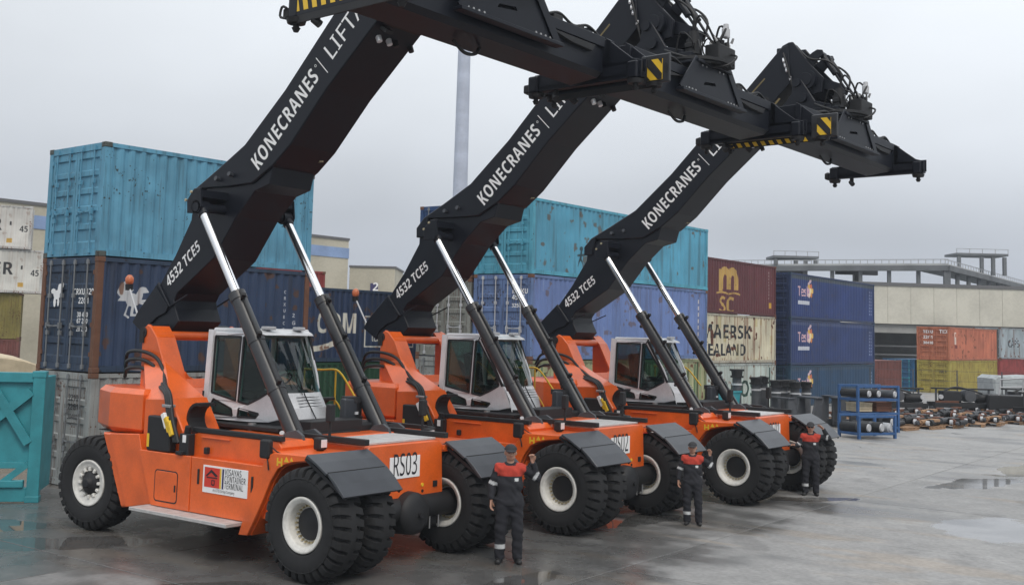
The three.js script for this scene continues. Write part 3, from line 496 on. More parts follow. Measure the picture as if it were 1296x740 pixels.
// far left: four tiers seen side on
const gY = 1.2, gP = (y) => C3(-41.6, 60.9, y);
container('shipping_container', 'brown container at the bottom of the tall stack at the left edge', { L: 13.716, pos: gP(0), yaw: gY, H: 2.5, mat: brownC });
container('shipping_container', 'mustard container under the two white ones at the left edge', { L: 13.716, pos: gP(2.505), yaw: gY, H: 2.7, mat: olive });
const wprint = (shift) => (x, s, w, h) => { x.save(); x.translate((12.1 + shift) * s, 1.5 * s); x.font = font(1.0 * s); x.textAlign = 'right'; x.fillStyle = '#2a2c2e'; x.fillText('TRIKER', 0, 0); x.restore(); x.fillStyle = '#c9a04a'; x.fillRect((12.38 + shift) * s, 1.95 * s, 0.3 * s, 0.26 * s); x.fillStyle = '#3a3a3a'; x.fillRect((12.5 + shift) * s, 0.95 * s, 0.1 * s, 0.22 * s); cond(x, '45', 0.5 * s, (13.05 + shift) * s, 1.55 * s, 0.85, '#2a2c2e'); };
container('shipping_container', 'white container marked 45, second from the top of the left edge stack', { L: 13.716, pos: C3(-40.55, 61.1, 5.21), yaw: gY, H: 2.57, mat: white, castMat: white, side: sideTex(13.716, 2.57, '#dcdbd4', wprint(0), 0.3) });
container('shipping_container', 'white container marked 45, topmost of the left edge stack', { L: 13.716, pos: C3(-41.2, 60.7, 7.785), yaw: gY, H: 2.56, mat: white, castMat: white, side: sideTex(13.716, 2.56, '#dedcd6', wprint(0), 0.3) });
// ------------------------------------------------------------ reach stackers
// truck axes: X forward, Y up, Z to its right (the side facing the camera); origin on the ground under the front axle
function tyreGeo(n = 30) {
  const prof = [[0.20, 0.395], [0.255, 0.44], [0.283, 0.53], [0.286, 0.62], [0.27, 0.70], [0.262, 0.735], [0.245, 0.775], [0.215, 0.802], [0.14, 0.818], [0.05, 0.823]];
  const full = [...prof, ...prof.slice().reverse().map(([z, r]) => [-z, r])];
  const fr = [0, 0.06, 0.34, 0.40, 0.6, 0.8], pos = [], idx = [], cols = n * fr.length, rows = full.length;
  const cut = (f) => (f >= 0.05 && f <= 0.35 ? 1 : 0);
  for (let a = 0; a < cols; a++) for (let k = 0; k < rows; k++) {
    const [z, r0] = full[k], lug = Math.floor(a / fr.length), f = fr[a % fr.length], right = k >= rows / 2;
    let th = (lug + f + (right ? 0.5 : 0) + 0.35 * (0.285 - Math.abs(z)) / 0.28 * (right ? 1 : -1)) / n * Math.PI * 2;
    const e = step2(0.66, 0.76, r0) * (Math.abs(z) < 0.1 ? 0.5 : 1) * (Math.abs(z) < 0.06 ? 0 : 1);
    const zz = z - Math.sign(z) * cut(f) * e * 0.03, r = r0 - cut(f) * e * 0.062;
    pos.push(r * Math.cos(th), r * Math.sin(th), zz);
  }
  for (let a = 0; a < cols; a++) for (let k = 0; k + 1 < rows; k++) { const b = (a + 1) % cols, p = a * rows + k, q = b * rows + k; idx.push(p, p + 1, q, q, p + 1, q + 1); }
  const g = new THREE.BufferGeometry(); g.setAttribute('position', new THREE.Float32BufferAttribute(pos, 3)); g.setIndex(idx);
  const c = toCreasedNormals(g, 0.5);
  const rings = [0.665, 0.60].map((r) => new THREE.TorusGeometry(r, 0.008, 4, 60).translate(0, 0, 0.279));
  return metric(join([c, ...rings]));
}
const TYRE = tyreGeo();
const axial = (g) => g.rotateX(Math.PI / 2);                     // lathe axis Y -> Z
const RIM_F = metric(join(axial(lathe([[0.36, -0.2], [0.38, 0.19], [0.402, 0.205], [0.405, 0.24], [0.39, 0.25], [0.362, 0.247], [0.345, 0.225], [0.318, 0.22], [0.306, 0.19], [0.30, 0.09], [0.288, 0.065], [0.22, 0.06]], 48))));
const STUDS_F = metric(join(Array.from({ length: 24 }, (_, i) => { const a = i / 24 * Math.PI * 2; return cyl([0.262 * Math.cos(a), 0.262 * Math.sin(a), 0.05], [0.262 * Math.cos(a), 0.262 * Math.sin(a), 0.11], 0.017, 0.017, 6); })));
const HUB_F = metric(join(axial(lathe([[0.232, 0.05], [0.23, 0.085], [0.216, 0.10], [0.1, 0.108], [0.09, 0.116], [0.001, 0.118]], 36))));
const RIM_R = metric(join(axial(lathe([[0.36, -0.2], [0.38, 0.19], [0.402, 0.205], [0.405, 0.24], [0.39, 0.25], [0.365, 0.247], [0.35, 0.228], [0.30, 0.215], [0.255, 0.205], [0.245, 0.15]], 48))));
const CLAMPS_R = metric(join(Array.from({ length: 12 }, (_, i) => { const a = i / 12 * Math.PI * 2, g = box(0.205, 0.275, -0.026, 0.026, 0.15, 0.235, 0.012); return g.rotateZ(a); })));
const HUB_R = metric(join(axial(lathe([[0.245, 0.1], [0.24, 0.16], [0.2, 0.17], [0.185, 0.215], [0.12, 0.23], [0.09, 0.26], [0.085, 0.30], [0.06, 0.305], [0.001, 0.306]], 32))));
function sub(name, g, m, parent) { const o = shadowed(new THREE.Mesh(g, m)); o.name = name; parent.add(o); return o; }
function wheel(t, x, z, flip, rear, spin) {
  const w = group('wheel', t); w.position.set(x, 0.823, z); w.rotation.set(0, flip ? Math.PI : 0, 0); w.rotateZ(spin);
  sub('tyre', TYRE, M.rubber, w); sub('rim', rear ? RIM_R : RIM_F, M.rim, w); sub('hub', rear ? HUB_R : HUB_F, M.dark, w);
  sub(rear ? 'wheel_clamp' : 'wheel_stud', rear ? CLAMPS_R : STUDS_F, rear ? M.rim : M.brass, w).userData.kind = 'stuff';
}
const mirror = (g) => { g.scale(1, 1, -1); const p = prep(g), a = p.attributes; for (const k of Object.keys(a)) { const s = a[k].itemSize, v = a[k].array; for (let i = 0; i < p.attributes.position.count; i += 3) for (let c = 0; c < s; c++) { const x = v[(i + 1) * s + c]; v[(i + 1) * s + c] = v[(i + 2) * s + c]; v[(i + 2) * s + c] = x; } } return p; };
const both = (f) => [f(), mirror(join(f()))];

function reachStacker(number) {
  const t = thing('reach_stacker', '', 'reach stacker', [0, 0, 0], 0, 'reach stackers parked side by side in the yard');
  // --- wheels: twin wheels in front, single steered wheels behind
  for (const s of [1, -1]) {
    wheel(t, 0, s * 1.91, s < 0, false, rr(0, 6)); wheel(t, 0, s * 1.24, s > 0, false, rr(0, 6));
    const w0 = t.children.length; wheel(t, -5.806, s * 1.60, s < 0, true, rr(0, 6)); t.children[w0].rotation.y += 0.12;
  }
  // --- axles
  mesh('front_axle', [cyl([0, 0.82, -1.7], [0, 0.82, 1.7], 0.2, 0.2, 16), cyl([-0.25, 0.76, -0.08], [0.2, 0.76, -0.08], 0.36, 0.33, 24), mv(rot(lathe([[0.33, 0], [0.3, 0.06], [0.2, 0.11], [0.001, 0.13]], 24), 0, 0, -Math.PI / 2), 0.2, 0.76, -0.08), cyl([0.2, 0.76, -0.08], [0.37, 0.76, -0.08], 0.05, 0.05, 8)], M.dark, t);
  mesh('axle_guard', [box(-0.2, 0.0, 0.45, 0.95, -0.9, 0.9, 0.03), box(0.0, 0.06, 0.5, 0.92, -0.86, -0.5, 0.02), box(0, 0.05, 0.45, 0.85, 0.32, 0.62, 0.02)], M.dark, t);
  for (const z of [-0.58, -0.8]) mesh('brake_pipe', cyl([0.1, 0.46, z], [0.1, 0.9, z], 0.014, 0.014, 8), M.steel, t);
  mesh('rear_axle', [cyl([-5.806, 0.82, -1.4], [-5.806, 0.82, 1.4], 0.16, 0.16, 12), box(-6.1, -5.5, 0.65, 1.2, -0.8, 0.8, 0.05)], M.dark, t);
  // --- hull
  mesh('hull', [box(-5.0, -0.98, 0.72, 1.515, -1.78, 1.78, 0.02),
    prism([[-3.6, 1.5], [-1.02, 1.5], [-0.96, 1.82], [-1.05, 1.91], [-2.95, 1.91], [-3.2, 1.83], [-3.6, 1.83]], -1.72, 1.72, 0.015),
    prism([[-4.55, 1.7], [-4.0, 1.7], [-4.04, 2.1], [-4.12, 2.36], [-4.3, 2.46], [-4.55, 2.46]], -0.9, 0.9, 0.02)], M.orange, t);
  for (const s of [1, -1]) {
    const two = (g) => (s > 0 ? g : mirror(join(g)));
    // side tank wall that rises to the boom tower, with its sloping gusset
    const q = (a, b, c, d) => { const g = new THREE.BufferGeometry(); g.setAttribute('position', new THREE.Float32BufferAttribute([...a, ...b, ...c, ...a, ...c, ...d], 3)); g.computeVertexNormals(); return g; };
    mesh('side_tank', two([prism([[-4.44, 1.5], [-4.44, 2.38], [-3.74, 2.41], [-3.52, 2.12], [-3.36, 1.9], [-3.34, 1.5]], 0.95, 1.72, 0.02), q([-4.44, 2.37, 1.70], [-3.75, 2.40, 1.70], [-4.93, 2.98, 0.99], [-5.55, 2.98, 0.99]), q([-3.75, 2.40, 1.70], [-3.75, 2.40, 0.99], [-4.93, 2.98, 0.99], [-4.93, 2.98, 0.99]), q([-4.44, 2.37, 1.70], [-5.55, 2.98, 0.99], [-5.55, 2.0, 0.99], [-4.44, 2.0, 1.70])]), M.orange, t);
  }
  const arch = [[-1.62, 0.46], [-1.42, 0.475], [-1.26, 0.74], [-1.1, 1.03], [-0.95, 1.33], [-0.8, 1.53], [-0.66, 1.605], [-0.45, 1.66], [-0.2, 1.695], [0.06, 1.72], [0.11, 1.795], [-0.17, 1.775], [-0.9, 1.765], [-0.98, 1.73], [-1.13, 1.565], [-1.3, 1.3]];
  for (const s of [1, -1]) {
    const two = (g) => (s > 0 ? g : mirror(join(g)));
    mesh('arch_plate', two([prism(arch, 1.855, 1.935, 0.01)]), M.orange, t);
    // liner of the wheel housing
    const lp = arch.slice(1, 10), th = 0.03, quad = lp.slice(0, -1).map((a, i) => bar([a[0], a[1], 1.4], [lp[i + 1][0], lp[i + 1][1], 1.4], 0.91, th));
    mesh('arch_liner', two(quad), M.orange, t);
    const side = mesh('side_panel', two([prism([[-4.27, 1.535], [-3.88, 0.66], [-2.895, 0.66], [-2.895, 1.535]], 1.8, 1.9, 0.008)]), M.orange, t);
    mesh('side_panel', two([prism([[-2.875, 1.535], [-2.875, 0.66], [-1.52, 0.66], [-1.2, 1.2], [-1.0, 1.535]], 1.8, 1.895, 0.008)]), M.orange, t);
    const door = mesh('access_door', two([prism(roundedRect(-3.785, 0.76, -3.215, 1.24, 0.06), 1.89, 1.908, 0.004)]), M.orange, side);
    mesh('door_seal', two([prism(roundedRect(-3.805, 0.74, -3.195, 1.26, 0.07), 1.888, 1.9035, 0)]), M.dark, side);
    mesh('latch', two([box(-3.27, -3.235, 0.93, 1.04, 1.9, 1.918, 0.005)]), M.dark, door);
    for (const x of [-2.68, -1.39]) mesh('panel_latch', two([box(x - 0.02, x + 0.02, 1.12, 1.36, 1.885, 1.912, 0.008)]), M.dark, t);
    mesh('boarding_step', two([box(-4.02, -1.58, 0.595, 0.65, 1.8, 2.22, 0.008)]), M.checker, t);
    // rear wheel fender: plate with a bent front flange
    mesh('rear_fender', two([prism([[-5.24, 1.73], [-4.66, 0.53], [-3.95, 0.66], [-4.3, 1.5], [-4.4, 1.78]], 1.70, 1.83, 0.01), prism([[-5.5, 1.73], [-4.86, 0.495], [-4.66, 0.53], [-5.24, 1.73]], 1.60, 1.79, 0.03), bar([-5.45, 1.72, 1.2], [-4.8, 0.5, 1.2], 0.9, 0.05)]), M.orange, t);
    mesh('mudguard', two([prism([[0.07, 1.80], [0.10, 1.835], [0.30, 1.735], [0.515, 1.605], [0.49, 1.575], [0.28, 1.70]], 0.93, 2.2, 0.006)]), M.guard, t);
    mesh('mudguard', two([prism([[0.5, 1.58], [0.525, 1.612], [0.70, 1.47], [0.86, 1.31], [0.83, 1.285], [0.66, 1.44]], 0.95, 2.18, 0.006)]), M.guard, t);
    mesh('mudguard_seam', two([bar([0.505, 1.612, 1.0], [0.505, 1.612, 2.16], 0.03, 0.02)]), M.dark, t);
    for (const z of [2.12, 1.0]) mesh('mudguard_bracket', two([bar([0.0, 1.77, z], [0.84, 1.285, z], 0.03, 0.05)]), M.dark, t);
    mesh('front_deck', two([box(-1.1, 0.09, 1.69, 1.775, 0.9, 1.86, 0.012)]), M.orange, t);
    mesh('deck_edge_channel', two([box(-1.75, 0.1, 1.885, 1.975, 0.9, 1.0, 0.012)]), M.dark, t);
    mesh('hull_edge_channel', two([box(-3.1, -0.98, 1.905, 1.985, 1.63, 1.735, 0.012)]), M.dark, t);
    const cp = Array.from({ length: 10 }, (_, i) => { const a = -1.7 - i * 0.36; return [-3.22 + 0.24 * Math.cos(a), 2.10 + 0.24 * Math.sin(a)]; });
    mesh('curved_cable_channel', two(cp.slice(0, -1).map((a, i) => bar([a[0], a[1], 1.4], [cp[i + 1][0], cp[i + 1][1], 1.4], 0.34, 0.05))), M.dark, t);
    // lift cylinder
    const B0 = [-1.33, 1.76, s], T0 = [-4.12, 5.74, s], at3 = (k) => B0.map((b, i) => b + (T0[i] - b) * k);
    const c = mesh('lift_cylinder', [cyl(at3(0.0), at3(0.61), 0.15, 0.135, 24), cyl(at3(0.585), at3(0.615), 0.15, 0.15, 24), cyl(at3(0.405), at3(0.42), 0.152, 0.152, 24), cyl(at3(0.21), at3(0.222), 0.158, 0.158, 24), cyl([-1.33, 1.74, s - 0.16], [-1.33, 1.74, s + 0.16], 0.13, 0.13, 18)], M.barrel, t);
    mesh('piston_rod', cyl(at3(0.6), at3(0.985), 0.078, 0.078, 20), M.chrome, c);
    mesh('rod_end', [cyl(at3(0.965), at3(1.0), 0.1, 0.1, 16), cyl([T0[0], T0[1], s - 0.12], [T0[0], T0[1], s + 0.12], 0.12, 0.12, 16)], M.black, c);
    const off = [0.11, 0.10, 0.06];
    mesh('cylinder_pipe', tube([0.02, 0.1, 0.3, 0.55, 0.6].map((k) => at3(k).map((v, i) => v + off[i])), 0.018, 20, 6), M.dark, c);
    for (const k of [0.41, 0.22, 0.57]) mesh('pipe_clamp', bar(at3(k).map((v, i) => v + off[i] * -1.5), at3(k).map((v, i) => v + off[i] * 1.7), 0.07, 0.05), M.dark, c);
    mesh('cylinder_bracket', [prism([[-1.62, 1.8], [-1.0, 1.8], [-1.06, 1.97], [-1.2, 2.04], [-1.42, 2.0]], s * 1.19 - 0.03, s * 1.19 + 0.03), prism([[-1.62, 1.8], [-1.0, 1.8], [-1.06, 1.97], [-1.2, 2.04], [-1.42, 2.0]], s * 0.81 - 0.03, s * 0.81 + 0.03)], M.greySteel, t);
    // mirrors and lamps on the front corner
    mesh('mirror', two([box(-1.2, -0.98, 1.66, 1.95, 1.86, 1.97, 0.04)]), M.dark, t);
    mesh('mirror_arm', two([tube([[-1.09, 1.72, 1.9], [-1.0, 1.6, 1.95], [-0.98, 1.5, 1.95]], 0.012, 8, 5), tube([[-1.0, 1.85, 1.9], [-0.86, 1.78, 1.9], [-0.8, 1.76, 1.88]], 0.01, 8, 5)]), M.dark, t);
    const lamp = mesh('work_lamp', two([box(-0.66, -0.5, 1.79, 1.98, 1.2, 1.36, 0.03), box(-0.62, -0.54, 1.76, 1.8, 1.24, 1.32)]), M.dark, t);
    mesh('lamp_lens', two([box(-0.503, -0.492, 1.83, 1.95, 1.22, 1.34, 0.005)]), M.lens, lamp);
    mesh('lamp_stalk', two([cyl([-0.57, 1.95, 1.1], [-0.57, 2.45, 1.1], 0.022, 0.022, 8), box(-0.63, -0.51, 2.2, 2.48, 1.04, 1.16, 0.03)]), M.dark, t);
    mesh('marker_lamp', two([box(-2.73, -2.65, 1.58, 1.69, 1.70, 1.79, 0.02)]), M.dark, t);
    mesh('panel_ridge', two([box(-2.85, -2.15, 1.83, 1.85, 1.70, 1.75, 0.006)]), M.orange, t);
    mesh('valve_fitting', two([cyl([-1.58, 1.86, 1.1], [-1.5, 1.98, 1.24], 0.05, 0.04, 10), cyl([-1.46, 1.8, 1.2], [-1.4, 1.9, 1.3], 0.04, 0.03, 8)]), M.greyWhite, t);
    mesh('warning_mark', two([bar([-0.80, 1.70, 1.938], [-0.80, 1.58, 1.938], 0.004, 0.03), bar([-0.71, 1.70, 1.938], [-0.71, 1.58, 1.938], 0.004, 0.03), bar([-0.80, 1.635, 1.938], [-0.71, 1.635, 1.938], 0.004, 0.03), prism([[-0.66, 1.65], [-0.56, 1.65], [-0.61, 1.73]], 1.934, 1.94, 0), prism([[-0.53, 1.67], [-0.47, 1.67], [-0.5, 1.73]], 1.934, 1.94, 0)]), M.yellow, t);
  }
  // --- nose
  const cut = Array.from({ length: 13 }, (_, i) => { const a = Math.PI * (1 - i / 12); return [-0.08 - 0.40 * Math.cos(a), 0.86 + 0.21 * Math.sin(a)]; }).reverse();
  const nose = mesh('nose_plate', [prismX([[-0.93, 0.875], ...cut.slice().reverse().map(([z, y]) => [z, y]), [0.93, 0.93], [0.93, 1.2], [0.9, 1.80], [0.84, 1.855], [-0.84, 1.855], [-0.9, 1.80], [-0.95, 1.0]].map(([z, y]) => [z, y]), -0.02, 0.05, 0.012), box(-1.2, -0.02, 1.0, 1.858, -0.9, 0.9, 0.03)], M.orange, t);
  for (const [z, y, d] of [[-0.74, 1.16, 0.05], [0.52, 1.03, 0.03]]) mesh('nose_socket', box(0.045, 0.07, y - d, y + d, z - d, z + d, 0.008), M.dark, nose);
  mesh('nose_marker', [cyl([0.045, 1.17, -0.42], [0.065, 1.17, -0.42], 0.03, 0.03, 10)], M.yellow, nose); mesh('nose_socket', cyl([0.045, 1.07, -0.43], [0.062, 1.07, -0.43], 0.025, 0.025, 10), M.dark, nose);
  const fleet = mesh('fleet_sign', box(0.052, 0.062, 1.312, 1.655, -0.36, 0.36, 0.003), M.letter, t); fleet.rotation.x = 0; fleet.position.z = 0.02;
  mesh('fleet_number', rot(fit(letters(number, 0.25, fontR, 1, 0.02), 0.6), 0, Math.PI / 2, 0).translate(0.067, 1.36, 0.3), M.ink, fleet);
  mesh('deck_plate', box(-2.0, -0.06, 1.862, 1.895, -0.86, 0.86, 0.006), M.checker, t);
  mesh('deck_hatch', box(-1.95, -1.45, 1.9, 1.93, -0.5, 0.4, 0.01), M.dark, t);
  // --- side sign
  {
    const s = mesh('company_sign', box(-2.56, -1.49, 1.012, 1.438, 1.896, 1.906, 0.003), M.letter, t);
    const q = (n, g, m) => mesh(n, g, m, s);
    q('sign_emblem', box(-2.52, -2.15, 1.10, 1.41, 1.907, 1.909), M.red);
    q('emblem_arrow', [prism([[-2.49, 1.27], [-2.35, 1.38], [-2.19, 1.29], [-2.24, 1.27], [-2.35, 1.335], [-2.45, 1.27]], 1.911, 1.913, 0), prism([[-2.46, 1.245], [-2.2, 1.245], [-2.2, 1.262], [-2.46, 1.262]], 1.911, 1.913, 0), prism([[-2.34, 1.22], [-2.26, 1.22], [-2.26, 1.15], [-2.29, 1.13], [-2.34, 1.14]], 1.911, 1.913, 0, [[[-2.325, 1.205], [-2.325, 1.155], [-2.275, 1.155], [-2.275, 1.205]]])], M.ink);
    q('sign_stripe', box(-2.145, -2.11, 1.10, 1.41, 1.907, 1.909), M.yellow); q('sign_stripe', box(-2.09, -2.05, 1.10, 1.41, 1.907, 1.909), M.purple);
    ['VISAYAS', 'CONTAINER', 'TERMINAL'].forEach((w, i) => q('sign_line', mv(fit(letters(w, 0.068, fontR, 1, 0.06), [0.40, 0.5, 0.45][i]), -2.03, 1.325 - i * 0.105, 1.9105), M.ink));
    q('sign_line', mv(fit(letters('An ICTSI Group Company', 0.03, fontR), 0.52), -2.3, 1.045, 1.9105), M.ink);
  }
  // --- counterweight and engine cover
  {
    const c = mesh('counterweight', [prismY([[-4.46, -1.74], [-5.42, -1.74], [-6.28, -1.38], [-6.28, 1.38], [-5.42, 1.74], [-4.46, 1.74]], 1.75, 2.52, 0.09)], M.orange, t);
    mesh('counterweight_seam', box(-5.9, -4.5, 1.735, 1.752, -1.6, 1.6), M.dark, c);
  }
  mesh('rear_hull', box(-6.0, -4.3, 0.9, 1.74, -1.1, 1.1, 0.03), M.dark, t);
  mesh('engine_cover', box(-5.8, -4.46, 1.7, 2.28, -1.5, 1.5, 0.05), M.orange, t);
  // --- boom tower
  const tw = [[-5.82, 1.7], [-5.84, 3.28], [-5.83, 3.45], [-5.79, 3.58], [-5.70, 3.64], [-5.60, 3.60], [-5.41, 3.41], [-5.09, 2.80], [-4.85, 2.34], [-4.52, 1.92], [-4.42, 1.7]];
  for (const s of [1, -1]) mesh('tower_plate', prism(tw.map(([x, y]) => [x + 0.2, y]), s * 0.95 - 0.04, s * 0.95 + 0.04, 0.012), M.orange, t);
  {
    const f = [[-5.42, 3.60], [-5.23, 3.40], [-4.91, 2.80], [-4.67, 2.34], [-4.34, 1.92], [-4.25, 1.7]];
    for (const s of [1, -1]) mesh('tower_flange', f.slice(0, -1).map((a, i) => bar([a[0], a[1], s * 0.76], [f[i + 1][0], f[i + 1][1], s * 0.76], 0.36, 0.04)), M.orange, t);
    mesh('tower_web', [prismX([[-0.6, 1.7], [0.6, 1.7], [0.6, 2.80], [0.52, 2.71], [0.38, 2.66], [-0.38, 2.66], [-0.52, 2.71], [-0.6, 2.80]], -4.86, -4.82, 0.008), bar([-4.84, 2.66, 0], [-4.3, 1.8, 0], 1.2, 0.04)], M.orange, t);
    mesh('tower_tube', cyl([-5.35, 3.44, -0.92], [-5.35, 3.44, 0.92], 0.085, 0.085, 18), M.orange, t);
    for (const s of [1, -1]) mesh('boom_pin', [cyl([-5.6, 3.49, s * 1.01], [-5.6, 3.49, s * 0.48], 0.1, 0.1, 18), box(-5.68, -5.56, 3.3, 3.52, s * 0.995, s * 1.025, 0.005)], M.dark, t);
    mesh('hose_clamp', [3.14, 2.97, 2.8].map((y) => box(-5.95, -5.6, y - 0.015, y + 0.015, 0.96, 0.995)), M.steel, t);
    for (let i = 0; i < 3; i++) mesh('hydraulic_hose', tube([[-6.3, 2.85 - i * 0.1, 0.85], [-6.0, 3.11 - i * 0.15, 1.02], [-5.45, 3.14 - i * 0.15, 1.06], [-5.05 - i * 0.03, 3.04 - i * 0.17, 1.08], [-4.75 - i * 0.05, 2.82 - i * 0.14, 1.14], [-4.2 - i * 0.06, 2.62 - i * 0.03, 1.5], [-3.68 - i * 0.06, 2.45, 1.77], [-3.5 - i * 0.05, 2.1, 1.84], [-3.28 - i * 0.05, 1.72, 1.86]], 0.034, 44, 7), M.hose, t);
    mesh('hose_strap', [box(-3.78, -3.56, 2.27, 2.32, 1.74, 1.86, 0.01)], M.steel, t);
    for (let i = 0; i < 3; i++) mesh('hose_marker', [mv(rot(box(-0.045, 0.045, -0.13, 0.13, -0.03, 0.03, 0.01), 0, 0, 0.5), -3.62 + i * 0.07, 2.06 - i * 0.06, 1.89)], i ? M.yellow : M.letter, t);
    mesh('valve_block', [box(-3.26, -3.02, 1.53, 1.88, 1.73, 1.87, 0.02), cyl([-3.14, 1.86, 1.8], [-3.1, 2.0, 1.82], 0.06, 0.05, 10), box(-3.24, -3.09, 1.54, 1.6, 1.86, 1.95, 0.01)], M.dark, t);
    mesh('valve_label', box(-3.16, -3.08, 1.74, 1.86, 1.868, 1.878), M.letter, t);
  }
  {
    const b = mesh('oil_tank', box(-4.12, -3.50, 1.54, 2.12, 1.73, 1.88, 0.03), M.dark, t);
    mesh('tank_label', box(-4.1, -4.04, 1.6, 1.82, 1.878, 1.884), M.yellow, b);
  }
  // --- cab
  {
    const cab = group('cab', t), taper = (g) => { const p = join(g), a = p.attributes.position; for (let i = 0; i < a.count; i++) a.setZ(i, a.getZ(i) * (1 - 0.26 * clamp((a.getX(i) + 3.15) / 0.65))); p.computeVertexNormals(); return p; }, k = (n, g, m) => mesh(n, taper(g), m, cab);
    const outer = [[-4.06, 2.02], [-3.98, 3.55], [-3.4, 3.54], [-3.2, 3.54], [-3.02, 3.54], [-2.8, 3.17], [-2.6, 2.83], [-2.5, 2.53], [-2.3, 2.1], [-2.6, 2.03], [-3.0, 2.02], [-3.4, 2.02]];
    const doorG = [[-3.92, 2.48], [-3.88, 3.47], [-3.19, 3.47], [-3.26, 2.37]], frontG = [[-3.13, 3.47], [-3.06, 3.47], [-2.86, 3.12], [-2.66, 2.78], [-2.6, 2.54], [-2.8, 2.42], [-3.0, 2.32], [-3.2, 2.36]];
    const lowA = [[-3.93, 2.13], [-3.93, 2.25], [-3.86, 2.37], [-3.36, 2.22], [-3.33, 2.11]], lowB = [[-3.2, 2.1], [-3.18, 2.24], [-2.78, 2.17], [-2.84, 2.1]];
    for (const s of [1, -1]) {
      k('cab_side', prism(outer, s * 0.70 - 0.03, s * 0.70 + 0.03, 0.012, [doorG, frontG, lowA, lowB]), M.white);
      const rim = (p, z) => p.map((a, i) => { const b = p[(i + 1) % p.length]; return bar([a[0], a[1], z], [b[0], b[1], z], 0.02, 0.035); });
      k('window_seal', [rim(doorG, s * 0.722), rim(frontG, s * 0.722), rim(lowA, s * 0.722), rim(lowB, s * 0.722)], M.dark);
      for (const p of [doorG, frontG, lowA, lowB]) k('window_pane', prism(p, s * 0.69 - 0.004, s * 0.69 + 0.004, 0), M.glass);
    }
    for (const s of [1, -1]) { k('cab_pillar', bar([-4.04, 2.0, 0.74 * s], [-3.955, 3.58, 0.74 * s], 0.06, 0.13), M.white); k('front_pillar', [bar([-3.0, 3.53, 0.72 * s], [-2.75, 3.03, 0.72 * s], 0.05, 0.05), bar([-2.75, 3.03, 0.72 * s], [-2.52, 2.53, 0.72 * s], 0.05, 0.05)], M.dark); }
    // curved windscreen between the front pillars
    {
      const top = [], n = 10, pos = [], idx = [];
      for (let i = 0; i <= n; i++) { const f = i / n * 2 - 1, b = 0.16 * (1 - f * f); pos.push(-2.99 + b * 0.7, 3.5, f * 0.72, -2.72 + b * 0.9, 2.97, f * 0.72, -2.50 + b, 2.53, f * 0.72); top.push(b); }
      for (let i = 0; i < n; i++) for (const r of [0, 1]) idx.push(i * 3 + r, i * 3 + r + 1, i * 3 + r + 3, i * 3 + r + 3, i * 3 + r + 1, i * 3 + r + 4);
      const g = new THREE.BufferGeometry(); g.setAttribute('position', new THREE.Float32BufferAttribute(pos, 3)); g.setIndex(idx); g.computeVertexNormals();
      k('windscreen', g, M.glass);
      // white front cowl under it
      const q = [], qi = [];
      for (let i = 0; i <= n; i++) { const f = i / n * 2 - 1, b = 0.16 * (1 - f * f), w = 0.7 - 0.06 * (Math.abs(f) > 0.9 ? 1 : 0); q.push(-2.50 + b, 2.53, f * 0.72, -2.34 + b, 2.28, f * 0.73, -2.27 + b * 0.8, 2.02, f * 0.73); }
      for (let i = 0; i < n; i++) for (const r of [0, 1]) qi.push(i * 3 + r, i * 3 + r + 1, i * 3 + r + 3, i * 3 + r + 3, i * 3 + r + 1, i * 3 + r + 4);
      const g2 = new THREE.BufferGeometry(); g2.setAttribute('position', new THREE.Float32BufferAttribute(q, 3)); g2.setIndex(qi); g2.computeVertexNormals();
      k('front_cowl', g2, M.white);
      k('cowl_slot', [0, 1, 2, 3].map((i) => bar([-2.29 + i * 0.03, 2.46 - i * 0.05, -0.42], [-2.29 + i * 0.03, 2.46 - i * 0.05, 0.3], 0.012, 0.008)), M.dark);
    }
    k('roof', [box(-3.96, -2.98, 3.53, 3.62, -0.72, 0.72, 0.035), prism([[-3.0, 3.54], [-3.0, 3.60], [-2.82, 3.55], [-2.76, 3.51]], -0.68, 0.68, 0.01)], M.white);
    for (const z of [0.39, -0.39]) k('roof_lamp', box(-3.0, -2.84, 3.6, 3.66, z - 0.11, z + 0.11, 0.02), M.greyWhite);
    k('wiper', [bar([-2.30, 2.5, 0.1], [-2.52, 3.02, 0.28], 0.015, 0.015), bar([-2.30, 2.5, 0.02], [-2.53, 3.05, 0.16], 0.012, 0.012), bar([-2.1, 2.1, -0.1], [-2.28, 2.52, 0.08], 0.02, 0.02)], M.dark);
    k('rear_window', [box(-4.0, -3.99, 2.5, 3.45, -0.62, 0.62)], M.glass);
    k('rear_frame', [box(-4.05, -3.97, 2.03, 2.5, -0.68, 0.68, 0.01), box(-4.02, -3.96, 3.43, 3.55, -0.68, 0.68, 0.01)], M.white);
    k('cab_floor', box(-4.0, -2.1, 2.0, 2.06, -0.68, 0.68), M.dark);
    const seat = k('driver_seat', [box(-3.72, -3.2, 2.36, 2.5, -0.27, 0.27, 0.05), mv(rot(box(-0.07, 0.07, 0, 0.75, -0.25, 0.25, 0.05), 0, 0, 0.15), -3.68, 2.46, 0), box(-3.6, -3.3, 2.06, 2.36, -0.15, 0.15)], M.seat);
    k('dashboard', [prism([[-3.0, 2.1], [-2.55, 2.1], [-2.62, 2.45], [-2.8, 2.55], [-3.0, 2.3]], -0.6, 0.6, 0.02), box(-3.6, -3.0, 2.5, 2.62, -0.52, -0.3, 0.03)], M.seat);
    k('steering_wheel', [rot(new THREE.TorusGeometry(0.2, 0.018, 6, 20), 0, Math.PI / 2, 0.0).applyMatrix4(new THREE.Matrix4().makeRotationZ(-0.9)).translate(-2.92, 2.72, 0), cyl([-2.92, 2.72, 0], [-2.72, 2.45, 0], 0.03, 0.03, 8)], M.dark);
